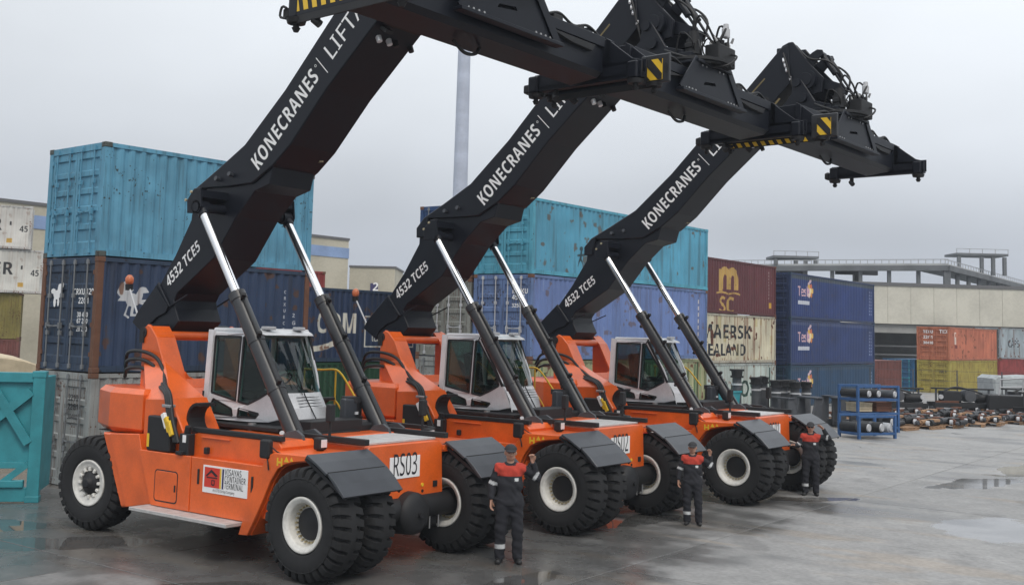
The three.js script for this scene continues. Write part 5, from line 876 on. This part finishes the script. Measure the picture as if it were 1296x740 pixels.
function worker(label, pos, turn, height, o) {
  const t = thing('person', label, 'person', pos, turn, 'workers standing by the machines'); const S = height / 1.82;
  const inner = t; t.scale.set(S, S, S);
  const A = { R: o.R, L: o.L }, hip = [[-0.1, 0.94, 0], [0.1, 0.94, 0]], [fr, fl] = o.feet;
  const knee = [[(-0.1 + fr[0]) / 2 - 0.01, 0.51, 0.03], [(0.1 + fl[0]) / 2 + 0.01, 0.51, 0.03]], ank = [[fr[0], 0.10, fr[1]], [fl[0], 0.10, fl[1]]];
  const sh = [[-0.185, 1.445, -0.01], [0.185, 1.445, -0.01]];
  const limb = (w) => { const cs = []; [A.R, A.L].forEach(([el, wr], i) => cs.push(cap(sh[i], el, 0.054 + w, 0.046 + w), cap(el, wr, 0.045 + w, 0.032 + w * 0.9))); return cs; };
  const torso = (w) => [cap([0, 0.95, 0], [0, 1.15, -0.005], 0.155 + w, 0.15 + w, 0.72), cap([0, 1.15, -0.005], [0, 1.36, -0.01], 0.15 + w, 0.165 + w, 0.72), cap([-0.14, 1.42, -0.01], [0.14, 1.42, -0.01], 0.075 + w, 0.075 + w, 0.95), cap([0, 1.40, -0.01], [0, 1.52, -0.012], 0.09 + w, 0.062 + w, 0.9)];
  const legs = (w) => [0, 1].flatMap((i) => [cap(hip[i], knee[i], 0.088 + w, 0.058 + w), cap(knee[i], ank[i], 0.056 + w, 0.04 + w * 1.4), cap([0, 0.97, 0], hip[i], 0.075, 0.085)]);
  const feet = [0, 1].flatMap((i) => { const s = i ? 1 : -1, a = ank[i]; return [cap([a[0], 0.045, a[2] - 0.045], [a[0] + s * 0.03, 0.04, a[2] + 0.16], 0.04, 0.036), cap(a, [a[0], 0.05, a[2]], 0.045, 0.045)]; });
  // body
  const bf = union([cap([0, 1.0, 0], [0, 1.15, -0.005], 0.12, 0.13, 0.7), ...torso(-0.012).slice(1), ...limb(-0.006), ...legs(-0.008), ...feet.map((c) => ({ ...c, ra: c.ra - 0.008, rb: c.rb - 0.008 })), cap([0, 1.44, -0.012], [0, 1.56, -0.012], 0.058, 0.05)], 0.03);
  const bg = paintBy(surfaceNet(bf, [-0.6, -0.02, -0.25], [0.6, 1.78, 0.35], 0.016), () => SKIN);
  const hands = [[A.R, o.handR, true], [A.L, o.handL, false]].map(([[el, wr], [dir, palm, curl], fl2]) => {
    const y = V(...dir).normalize(), z = V(...palm), x = y.clone().cross(z).normalize(); z.copy(x).cross(y);
    const g = paintBy(handGeo(curl, fl2), () => SKIN); g.applyMatrix4(new THREE.Matrix4().makeBasis(x, y, z)); return g.translate(...wr);
  });
  const head = HEAD.clone().applyMatrix4(new THREE.Matrix4().makeTranslation(0, -1.55, 0)).applyMatrix4(new THREE.Matrix4().makeRotationFromEuler(new THREE.Euler(o.nod ?? 0.05, o.look ?? 0, o.tilt ?? 0))).translate(0, 1.55, 0);
  mesh('body', [bg, head, ...hands], M.skin, t);
  // jacket with red yoke and pale sleeve bands
  const fold = (x, y, z) => 0.007 * (fbm(x * 9 + 31, y * 13 + z * 9 + 17, 3, 0, 301) - 0.5) * 2 + 0.004 * Math.sin(y * 46 + x * 20 + 5 * vnoise(x * 7 + 9, y * 7, 0, 305));
  const jf = union([...torso(0.022), ...limb(0.017), cap([-0.07, 0.92, 0], [0.07, 0.92, 0], 0.165, 0.165, 0.74), cap([-0.06, 1.2, 0], [0.06, 1.2, 0], 0.15, 0.15, 0.76)], 0.028);
  const wrist = (i) => [A.R, A.L][i][1], dark = [0.020, 0.021, 0.027], red = [0.50, 0.055, 0.034], pale = [0.55, 0.57, 0.58];
  const jg = surfaceNet((x, y, z) => {
    let d = jf(x, y, z) + fold(x, y, z); const onTorso = Math.abs(x) < 0.24;
    if (onTorso) d = Math.max(d, 0.865 - y);
    if (Math.abs(x) < 0.14) d = Math.max(d, y - (1.535 - 0.4 * Math.max(0, z)));
    for (let i = 0; i < 2; i++) { const [el, wr] = [A.R, A.L][i], ux = wr[0] - el[0], uy = wr[1] - el[1], uz = wr[2] - el[2], L = Math.hypot(ux, uy, uz), s = ((x - wr[0]) * ux + (y - wr[1]) * uy + (z - wr[2]) * uz) / L; if (Math.hypot(x - wr[0], y - wr[1], z - wr[2]) < 0.16) d = Math.max(d, s + 0.012); }
    return d;
  }, [-0.62, 0.8, -0.26], [0.62, 1.72, 0.36], 0.0125);
  paintBy(jg, (x, y, z) => {
    for (let i = 0; i < 2; i++) { const el = [A.R, A.L][i][0], s = sh[i], ux = el[0] - s[0], uy = el[1] - s[1], uz = el[2] - s[2], L2 = ux * ux + uy * uy + uz * uz, tt = ((x - s[0]) * ux + (y - s[1]) * uy + (z - s[2]) * uz) / L2, q = Math.hypot(x - s[0] - ux * tt, y - s[1] - uy * tt, z - s[2] - uz * tt); if (q < 0.1 && tt > 0.78 && tt < 0.97) return pale; if (q < 0.09 && tt > 0.22 && Math.abs(x) > 0.2) return dark; }
    if (y > 1.485 && Math.hypot(x, z) < 0.1) return dark;
    if (z > 0.05 && Math.abs(x - 0.1) < 0.03 && Math.abs(y - 1.275) < 0.02) return pale;
    return y > 1.325 - 0.10 * Math.max(0, 0.05 - Math.abs(x)) && Math.abs(x) < 0.245 ? red : dark;
  });
  mesh('jacket', jg, M.cloth, t);
  const tf = union([...legs(0.03), cap([-0.05, 0.93, 0], [0.05, 0.93, 0], 0.15, 0.15, 0.74), cap([0, 0.86, 0], [0, 0.95, 0], 0.11, 0.14, 0.8)], 0.035);
  const tg = surfaceNet((x, y, z) => Math.max(tf(x, y, z) + fold(x * 1.2, y, z) * 1.2, y - 0.98, 0.055 - y), [-0.36, 0.02, -0.22], [0.36, 1.02, 0.26], 0.0135);
  paintBy(tg, (x, y) => (x < 0 && y > 0.22 && y < 0.285 ? pale : [0.016, 0.017, 0.023]));
  mesh('trousers', tg, M.cloth, t);
  [0, 1].forEach((i) => mesh('boot', surfaceNet((x, y, z) => Math.max(union(feet.slice(i * 2, i * 2 + 2), 0.03)(x, y, z) - 0.006, -y, y - 0.15), [ank[i][0] - 0.14, -0.03, ank[i][2] - 0.14], [ank[i][0] + 0.14, 0.18, ank[i][2] + 0.26], 0.011), M.boot, t));
  const hm = new THREE.Matrix4().makeTranslation(0, 1.55, 0).multiply(new THREE.Matrix4().makeRotationFromEuler(new THREE.Euler(o.nod ?? 0.05, o.look ?? 0, o.tilt ?? 0))).multiply(new THREE.Matrix4().makeTranslation(0, -1.55, 0));
  mesh('hair', surfaceNet((x, y, z) => Math.max(Math.hypot(x / 0.93, (y - 1.692), (z + 0.012) * 0.97) - 0.0935, 1.64 - y, z - 0.028 - (y > 1.7 ? 0.03 : 0)), [-0.12, 1.62, -0.13], [0.12, 1.82, 0.1], 0.007).applyMatrix4(hm), M.hair, t);
  const capg = surfaceNet((x, y, z) => { const d = Math.hypot(x, (y - 1.705) * 0.98, (z + 0.008) * 0.95) - 0.104, brim = Math.max(Math.hypot(x / 1.05, (z - 0.075) * 0.95) - 0.078, Math.abs(y - 1.728 + (z - 0.07) * 0.25 + x * x * 2) - 0.007); return Math.min(Math.max(d, 1.722 - y), Math.max(brim, 0.03 - z)); }, [-0.14, 1.68, -0.15], [0.14, 1.84, 0.19], 0.0065).applyMatrix4(hm);
  mesh('cap', capg, M.cap, t);
  if (o.glasses) mesh('sunglasses', [box(-0.062, -0.008, 1.668, 1.70, 0.086, 0.096, 0.006), box(0.008, 0.062, 1.668, 1.70, 0.086, 0.096, 0.006), box(-0.01, 0.01, 1.69, 1.697, 0.09, 0.096), box(-0.084, -0.062, 1.688, 1.696, 0.0, 0.09), box(0.062, 0.084, 1.688, 1.696, 0.0, 0.09)].map((g) => g.applyMatrix4(hm)), M.dark, t);
  return t;
}
{
  const face = (x, d) => Math.atan2(-x, d);
  worker('smiling tall worker in orange yoked jacket, one hand raised beside the second machine', [0.075, 0, -18.25], face(0.07, 18.25) + 0.03, 1.885, { R: [[-0.275, 1.18, -0.03], [-0.285, 0.945, 0.05]], L: [[0.42, 1.30, -0.03], [0.345, 1.545, 0.04]], handR: [[-0.02, -1, 0.12], [0.9, 0, 0.3], 0.42], handL: [[-0.12, 1, 0.05], [-0.3, 0, 0.9], 1.0], feet: [[-0.135, 0.0], [0.14, 0.0]], look: 0.05 });
  worker('shortest worker in orange yoked jacket, standing before the third machine\'s near front wheel', [3.69, 0, -22.35], face(3.69, 22.35), 1.617, { R: [[-0.28, 1.19, -0.02], [-0.30, 0.95, 0.04]], L: [[0.41, 1.28, -0.08], [0.385, 1.52, -0.06]], handR: [[0, -1, 0.1], [0.9, 0, 0.3], 0.4], handL: [[-0.1, 1, -0.05], [-0.4, 0, 0.9], 0.8], feet: [[-0.10, 0.0], [0.15, 0.02]], look: -0.05 });
  worker('worker with sunglasses lifting an arm to the head, beside the nose of the last machine', [7.27, 0, -26.95], face(7.27, 26.95), 1.735, { R: [[-0.30, 1.22, 0.02], [-0.40, 1.235, 0.24]], L: [[0.43, 1.43, 0.0], [0.30, 1.655, 0.05]], handR: [[-0.6, 0.1, 0.7], [0, -1, 0], 0.2], handL: [[-0.75, 0.62, 0.1], [-0.2, -0.6, 0.5], 0.25], feet: [[-0.13, 0.02], [0.13, -0.02]], look: 0.0, glasses: true });
}
// ------------------------------------------------------------ loose gear in the yard
{ // teal flat rack frame at the left edge
  const t = thing('flat_rack', 'teal steel flat rack end frame with diagonal braces, at the left edge', 'flat rack', [-9.42, 0, -22.9], 0.22);
  mesh('post', box(-0.24, 0, 0, 2.62, -0.2, 0, 0.015), M.teal, t); mesh('post', box(-2.45, -2.2, 0, 2.62, -0.2, 0, 0.015), M.teal, t);
  mesh('corner_casting', box(-0.26, 0.012, 2.5, 2.63, -0.22, 0.012, 0.015), M.teal, t); mesh('corner_casting', box(-0.26, 0.012, 0, 0.13, -0.22, 0.012, 0.015), M.teal, t);
  mesh('top_beam', box(-2.2, -0.24, 2.4, 2.6, -0.16, -0.02, 0.012), M.teal, t); mesh('bottom_beam', box(-2.2, -0.24, 0.02, 0.3, -0.16, -0.02, 0.012), M.teal, t);
  mesh('back_sheet', box(-2.2, -0.24, 0.75, 2.4, -0.14, -0.11), M.teal, t);
  mesh('brace', bar([-1.06, 2.42, -0.04], [-0.26, 1.18, -0.04], 0.12, 0.17), M.teal, t); mesh('brace', bar([-1.9, 0.78, -0.035], [-0.26, 2.22, -0.035], 0.1, 0.17), M.teal, t);
  mesh('brace', bar([-0.95, 0.2, -0.04], [-0.26, 0.76, -0.04], 0.1, 0.13), M.teal, t); mesh('middle_beam', box(-2.2, -0.24, 0.68, 0.8, -0.15, -0.03, 0.01), M.teal, t);
  mesh('hinge_block', box(-0.75, -0.3, 0.3, 0.45, -0.12, 0.03, 0.02), M.teal, t);
  mesh('side_sheet', box(-0.2, -0.02, 0.2, 2.5, -1.3, -0.25, 0.01), M.teal, t);
}
{
  const t = thing('tarp_load', 'rounded beige tarpaulin covered load behind the teal frame', 'covered load', [-15.8, 0, -34], 0.5);
  M.tarp = std({ color: lin(0.55, 0.46, 0.32), roughness: 0.85, map: rep(blotch, 0.8) });
  const pts = []; for (let i = 0; i <= 12; i++) { const a = Math.PI * i / 12; pts.push([1.8 * Math.cos(a), 1.75 + 0.85 * Math.sin(a)]); } pts.push([-1.85, 0.1], [1.85, 0.1]);
  mesh('tarpaulin', prism(pts, -2.4, 2.4, 0.04), M.tarp, t); mesh('timber', [box(-1.9, 1.9, 0.0, 0.12, 2.0, 2.2)], M.wood, t);
  mesh('timber', box(-1.9, 1.9, 0, 0.12, -2.2, -2.0), M.wood, t);
}
// upright hydraulic columns behind the third machine
{
  const list = [[930, 2.3], [954, 1.95], [963, 1.98], [979, 1.85], [988, 1.85], [996, 1.85], [1003, 1.82], [1017, 1.8]];
  const words = ['tallest dark upright column with a flat head, behind the third machine', 'dark upright column, second from the left behind the third machine', 'dark upright column, third from the left behind the third machine', 'dark upright column with a pale band, fourth from the left', 'dark upright column, fifth from the left before the dark blue containers', 'dark upright column, sixth from the left before the dark blue containers', 'dark upright column, last of the close row of four', 'dark stub column standing apart, right of the row of columns'];
  let proto = null;
  list.forEach(([px, h], i) => {
    const d = 50 + (i % 3) * 0.6, x = (px - 648) / 1409.755 * d + 0.01 * d * 0.4;
    if (!proto) {
      proto = thing('upright_column', words[0], 'steel column', [x, 0, -d], 0.3, 'upright columns behind the third machine');
      mesh('shaft', cyl([0, 0.04, 0], [0, 1.75, 0], 0.21, 0.2, 18), M.greySteel, proto);
      mesh('head', [cyl([0, 1.72, 0], [0, 1.8, 0], 0.29, 0.29, 18), cyl([0, 1.8, 0], [0, 2.02, 0], 0.23, 0.26, 18), box(-0.3, 0.3, 1.98, 2.06, -0.14, 0.14, 0.02)], M.dark, proto);
      mesh('collar', cyl([0, 1.42, 0], [0, 1.5, 0], 0.235, 0.235, 18), M.greyWhite, proto); mesh('foot', box(-0.35, 0.35, 0, 0.06, -0.35, 0.35, 0.01), M.dark, proto);
      proto.scale.y = h / 2.06;
    } else { const o = copyOf(proto, [x, 0, -d], i * 0.7, words[i]); o.scale.y = h / 2.06; }
  });
}
// grey steel cradles
{
  const spots = [[12.2, 47.5, 0.5], [13.7, 49.0, 0.55], [15.0, 48.2, 0.5]], words = ['grey steel cradle with a deep notch, nearest the dark columns', 'grey steel cradle with a deep notch, in the middle of three', 'grey steel cradle with a deep notch, next to the blue pipe racks'];
  let p = null;
  spots.forEach(([x, d, a], i) => {
    if (!p) {
      p = thing('steel_cradle', words[0], 'steel cradle', [x, 0, -d], a, 'grey steel cradles beside the racks');
      for (const z of [-0.5, 0.5]) mesh('cradle_plate', prism([[-0.95, 0.05], [0.95, 0.05], [0.95, 1.2], [0.62, 1.2], [0.42, 0.5], [0.2, 0.32], [-0.2, 0.32], [-0.42, 0.5], [-0.62, 1.2], [-0.95, 1.2]], z - 0.05, z + 0.05, 0.01), M.greySteel, p);
      mesh('tie_bar', box(-0.9, 0.9, 0.05, 0.25, -0.45, 0.45, 0.02), M.greySteel, p); for (const x2 of [-0.79, 0.79]) mesh('cap_plate', box(x2 - 0.2, x2 + 0.2, 1.2, 1.26, -0.6, 0.6, 0.01), M.guard, p);
    } else copyOf(p, [x, 0, -d], a, words[i]);
  });
}
// blue racks loaded with rolls
function rack(label, x, d, turn, h, tiers, w) {
  const t = thing('pipe_rack', label, 'storage rack', [x, 0, -d], turn, 'blue steel racks holding rolls');
  for (const sx of [-w / 2, w / 2]) for (const sz of [-0.55, 0.55]) mesh('rack_post', box(sx - 0.05, sx + 0.05, 0, h, sz - 0.05, sz + 0.05, 0.008), M.blueSteel, t);
  for (let k = 0; k < tiers; k++) { const y = 0.14 + k * (h - 0.2) / tiers; for (const sz of [-0.55, 0.55]) mesh('shelf_beam', box(-w / 2 + 0.05, w / 2 - 0.05, y, y + 0.1, sz - 0.04, sz + 0.04, 0.008), M.blueSteel, t); for (const sx of [-w / 2, w / 2]) mesh('cross_beam', box(sx - 0.035, sx + 0.035, y, y + 0.09, -0.5, 0.5, 0.008), M.blueSteel, t); }
  for (const sz of [-0.55, 0.55]) mesh('top_beam', box(-w / 2 + 0.05, w / 2 - 0.05, h - 0.09, h, sz - 0.035, sz + 0.035, 0.008), M.blueSteel, t);
  return t;
}
const rollSeq = [['black roll with a white end, on the low blue rack, left', 'black roll with a white end, on the low blue rack, middle', 'pale roll with dark bands, on the low blue rack, right'], []];
{
  const r1 = [13.85, 43.3, 0.42];
  rack('low blue steel rack holding rolls, in front of the taller rack', r1[0], r1[1], r1[2], 0.88, 1, 1.75);
  const r2 = [14.85, 46.2, 0.42];
  rack('tall blue steel rack with boxes and rolls on two shelves', r2[0], r2[1], r2[2], 1.9, 3, 2.1);
  const roll = (label, base, lx, y, lz, r, L, m1) => { const c = Math.cos(base[2]), s = Math.sin(base[2]), t = thing('roll', label, 'roll', [base[0] + lx * c + lz * s, y, -base[1] - lx * s + lz * c], base[2] + 0.35, 'rolls lying on the blue racks'); mesh('core', cyl([0, 0, -L / 2], [0, 0, L / 2], r, r, 18), m1, t); mesh('end_cap', cyl([0, 0, L / 2], [0, 0, L / 2 + 0.05], r * 0.8, r * 0.7, 18), M.greyWhite, t); mesh('band', cyl([0, 0, L * 0.1], [0, 0, L * 0.22], r * 1.03, r * 1.03, 18), M.greySteel, t); };
  roll('black roll with white end at the left of the low blue rack', r1, -0.58, 0.42, 0, 0.19, 1.1, M.dark); roll('black roll with white end in the middle of the low blue rack', r1, -0.02, 0.43, 0.05, 0.2, 1.15, M.dark); roll('grey roll at the right of the low blue rack', r1, 0.52, 0.41, 0, 0.18, 1.0, M.greyWhite);
  roll('black roll with white end on the top shelf of the tall rack, left', r2, -0.7, 1.57, 0, 0.17, 1.2, M.dark); roll('black roll with white end on the top shelf of the tall rack, middle', r2, -0.2, 1.57, 0, 0.17, 1.2, M.dark); roll('grey roll on the top shelf of the tall rack, right', r2, 0.65, 1.55, 0, 0.16, 1.2, M.greySteel);
  roll('dark roll on the lowest shelf of the tall rack', r2, 0.5, 0.42, 0, 0.18, 1.2, M.dark);
  const crate = (label, lx, y, w, h, m) => { const c = Math.cos(r2[2]), s = Math.sin(r2[2]), t = thing('crate', label, 'crate', [r2[0] + lx * c, y, -r2[1] - lx * s], r2[2]); for (let i = 0; i < 3; i++) mesh('board', box(-w / 2, w / 2, i * h / 3 + 0.005, (i + 1) * h / 3 - 0.005, -0.35, 0.35, 0.006), m, t); mesh('lid', box(-w / 2 - 0.02, w / 2 + 0.02, h, h + 0.03, -0.37, 0.37, 0.005), m, t); };
  crate('brown crate on the middle shelf of the tall rack', 0.5, 0.83, 0.8, 0.36, M.rust); crate('pale wooden crate on the middle shelf of the tall rack', -0.5, 0.83, 0.75, 0.32, M.tarp);
}
// rows of hydraulic parts on timber, in front of the right hand containers
{
  const tones = [M.greySteel, M.rust, M.dark, M.rust, M.wood, M.dark];
  const base = [16.6, 47.8], dir = [0.80, 0.60], back = [-0.35, 0.94];
  const kind = ['rusty', 'dark', 'grey', 'brown'], ends = ['white ends', 'bare steel ends'];
  const where = ['first', 'second', 'third', 'fourth', 'fifth', 'sixth', 'seventh', 'eighth', 'ninth', 'tenth', 'eleventh', 'twelfth'];
  const protos = [];
  for (let v = 0; v < 3; v++) {
    const t = thing('parts_pallet', '', 'pallet', [0, 0, 0], 0, 'pallets of hydraulic parts along the yard edge');
    for (let i = 0; i < 3; i++) mesh('runner', box(-0.7 + i * 0.65, -0.58 + i * 0.65, 0, 0.11, -0.6, 0.6, 0.01), M.wood, t);
    for (let i = 0; i < 4; i++) mesh('deck_board', box(-0.75, 0.75, 0.11, 0.135, -0.58 + i * 0.32, -0.38 + i * 0.32, 0.004), M.wood, t);
    for (let i = 0; i < 3 + v; i++) {
      const x = -0.55 + i * 0.34, r = rr(0.09, 0.16), a = rr(-0.3, 0.3);
      mesh('cylinder_part', rot(join([cyl([0, 0, -0.6], [0, 0, 0.45], r, r, 12), cyl([0, 0, 0.45], [0, 0, 0.62], r * 0.5, r * 0.5, 10)]), 0, a, 0).translate(x, 0.135 + r, 0), tones[(i + v * 2) % 6], t);
      mesh('end_fitting', rot(join([cyl([-0.06, 0, 0.66], [0.06, 0, 0.66], r * 0.75, r * 0.75, 10)]), 0, a, 0).translate(x, 0.135 + r, 0), i % 2 ? M.greyWhite : M.greySteel, t);
      if (i % 2) mesh('bracket', box(x - 0.2, x + 0.16, 0.3, 0.42, -0.3, 0.2, 0.02), tones[(i + v) % 6], t);
    }
    protos.push(t);
  }
  let n = 0;
  for (let row = 0; row < 3; row++) for (let i = 0; i < 9; i++) {
    const x = base[0] + dir[0] * i * 1.75 + back[0] * row * 2.1 + rr(-0.15, 0.15), d = base[1] + dir[1] * i * 1.75 + back[1] * row * 2.1 + rr(-0.15, 0.15);
    const lab = `pallet of ${kind[(n + row) % 4]} cylinders, ${where[i]} from the racks in the ${['front', 'middle', 'back'][row]} row`;
    const o = n < 3 ? protos[n] : copyOf(protos[n % 3], [0, 0, 0], 0);
    o.position.set(x, 0, -d); o.rotation.y = -0.65 + rr(-0.25, 0.25); o.userData.label = lab; n++;
  }
  // black machine frames behind them
  const f = thing('hydraulic_machine', '', 'machine part', [0, 0, 0], 0, 'black machine frames in a row behind the pallets');
  for (const z of [-0.5, 0.5]) mesh('side_beam', box(-1.7, 1.7, 0.35, 0.6, z - 0.08, z + 0.08, 0.02), M.dark, f);
  for (const x of [-1.5, 0, 1.5]) mesh('machine_leg', box(x - 0.1, x + 0.1, 0, 0.36, -0.55, 0.55, 0.01), M.greySteel, f);
  mesh('housing', box(-1.15, -0.2, 0.62, 1.2, -0.42, 0.4, 0.05), M.dark, f); mesh('gear_case', cyl([0.25, 0.95, -0.4], [0.25, 0.95, 0.45], 0.33, 0.3, 16), M.greySteel, f); mesh('motor', cyl([0.65, 0.85, 0], [1.5, 0.85, 0], 0.24, 0.22, 14), M.dark, f);
  mesh('guard_rail', box(-1.65, 1.6, 1.28, 1.36, -0.1, 0.1, 0.01), M.dark, f); for (const x of [-1.4, 1.35]) mesh('rail_post', box(x - 0.04, x + 0.04, 0.6, 1.28, -0.05, 0.05), M.greySteel, f);
  mesh('rusty_plate', box(-1.6, -0.4, 0.6, 0.7, 0.42, 0.56, 0.01), M.rust, f); mesh('pipe', tube([[-1.2, 1.15, 0.3], [-0.6, 1.4, 0.35], [0.2, 1.3, 0.3], [0.9, 1.1, 0.3]], 0.05, 14, 7), M.hose, f);
  for (const x of [-1.3, 1.45]) mesh('flange', cyl([x, 0.9, 0.4], [x, 0.9, 0.5], 0.12, 0.12, 14), M.greyWhite, f);
  const fs = [[19.9, 58.2, 'nearest the tall rack'], [24.0, 59.2, 'second along the row'], [28.2, 60.4, 'third along the row'], [27.2, 56.2, 'standing forward near the right edge']];
  fs.forEach(([x, d, w], i) => { const o = i ? copyOf(f, [0, 0, 0], 0) : f; o.position.set(x, 0, -d); o.rotation.y = -0.1 + i * 0.07; o.userData.label = `black steel machine frame ${w}`; });
  // taller machine with a cage at the right edge
  const c = thing('caged_machine', 'tall black machine base with a pale tube cage on top, at the right edge', 'machine', [26.3, 0, -58.0], -0.3);
  mesh('base', box(-1.4, 1.5, 0.2, 1.1, -0.6, 0.6, 0.05), M.dark, c); mesh('skid', box(-1.5, 1.6, 0, 0.2, -0.65, -0.45), M.dark, c); mesh('skid', box(-1.5, 1.6, 0, 0.2, 0.45, 0.65), M.dark, c);
  for (const [a, b] of [[[-0.9, 1.1, 0.4], [-0.8, 1.9, 0.4]], [[0.2, 1.1, 0.4], [0.3, 2.0, 0.4]], [[-0.8, 1.9, 0.4], [0.3, 2.0, 0.4]], [[0.3, 2.0, 0.4], [1.2, 1.75, 0.4]], [[1.2, 1.75, 0.4], [1.2, 1.1, 0.4]], [[-0.85, 1.5, 0.4], [0.25, 1.55, 0.4]]]) mesh('cage_tube', cyl(a, b, 0.035, 0.035, 8), M.greyWhite, c);
  M.sheet = std({ color: lin(0.36, 0.39, 0.40), roughness: 0.6, map: rep(blotch, 0.7) });
  const w = thing('wrapped_load', 'low load wrapped in pale sheeting before the red container at the right edge', 'wrapped load', [33.6, 0, -74], 0.1);
  mesh('sheet', prism([[-2.2, 0.2], [-2.25, 1.5], [-1.9, 1.72], [-0.6, 1.66], [0.5, 1.74], [2.6, 1.66], [2.9, 1.3], [2.9, 0.2]], -1.1, 1.1, 0.12), M.sheet, w); mesh('pallet_base', box(-2.2, 2.9, 0, 0.18, -1.05, 1.05, 0.02), M.wood, w);
}
{ // fence in front of the right hand containers
  const t = thing('wire_fence', 'thin dark green post and wire fence before the yellow and orange containers', 'fence', [20.5, 0, -63.5], -0.28);
  for (let i = 0; i < 9; i++) mesh('fence_post', box(i * 2.3 - 0.03, i * 2.3 + 0.03, 0, 2.2, -0.03, 0.03), M.greySteel, t);
  for (const y of [0.4, 1.0, 1.6, 2.15]) mesh('wire', cyl([0, y, 0], [18.4, y, 0], 0.008, 0.008, 5), M.greySteel, t);
}
{
  const t = thing('teal_skip', 'small teal steel bin seen between the last two lift cylinders', 'bin', [9.3, 0, -49.5], 0.6); t.scale.set(0.72, 0.85, 0.72);
  mesh('bin_wall', prism([[-0.9, 0.1], [0.9, 0.1], [1.2, 1.55], [-1.2, 1.55]], -0.7, 0.7, 0.03), M.teal, t); mesh('rim', [box(-1.25, 1.25, 1.5, 1.6, -0.75, -0.66, 0.01), box(-1.25, 1.25, 1.5, 1.6, 0.66, 0.75, 0.01)], M.teal, t); mesh('skid', box(-0.8, 0.8, 0, 0.1, -0.5, 0.5), M.dark, t);
}
renderer.render(scene, camera);
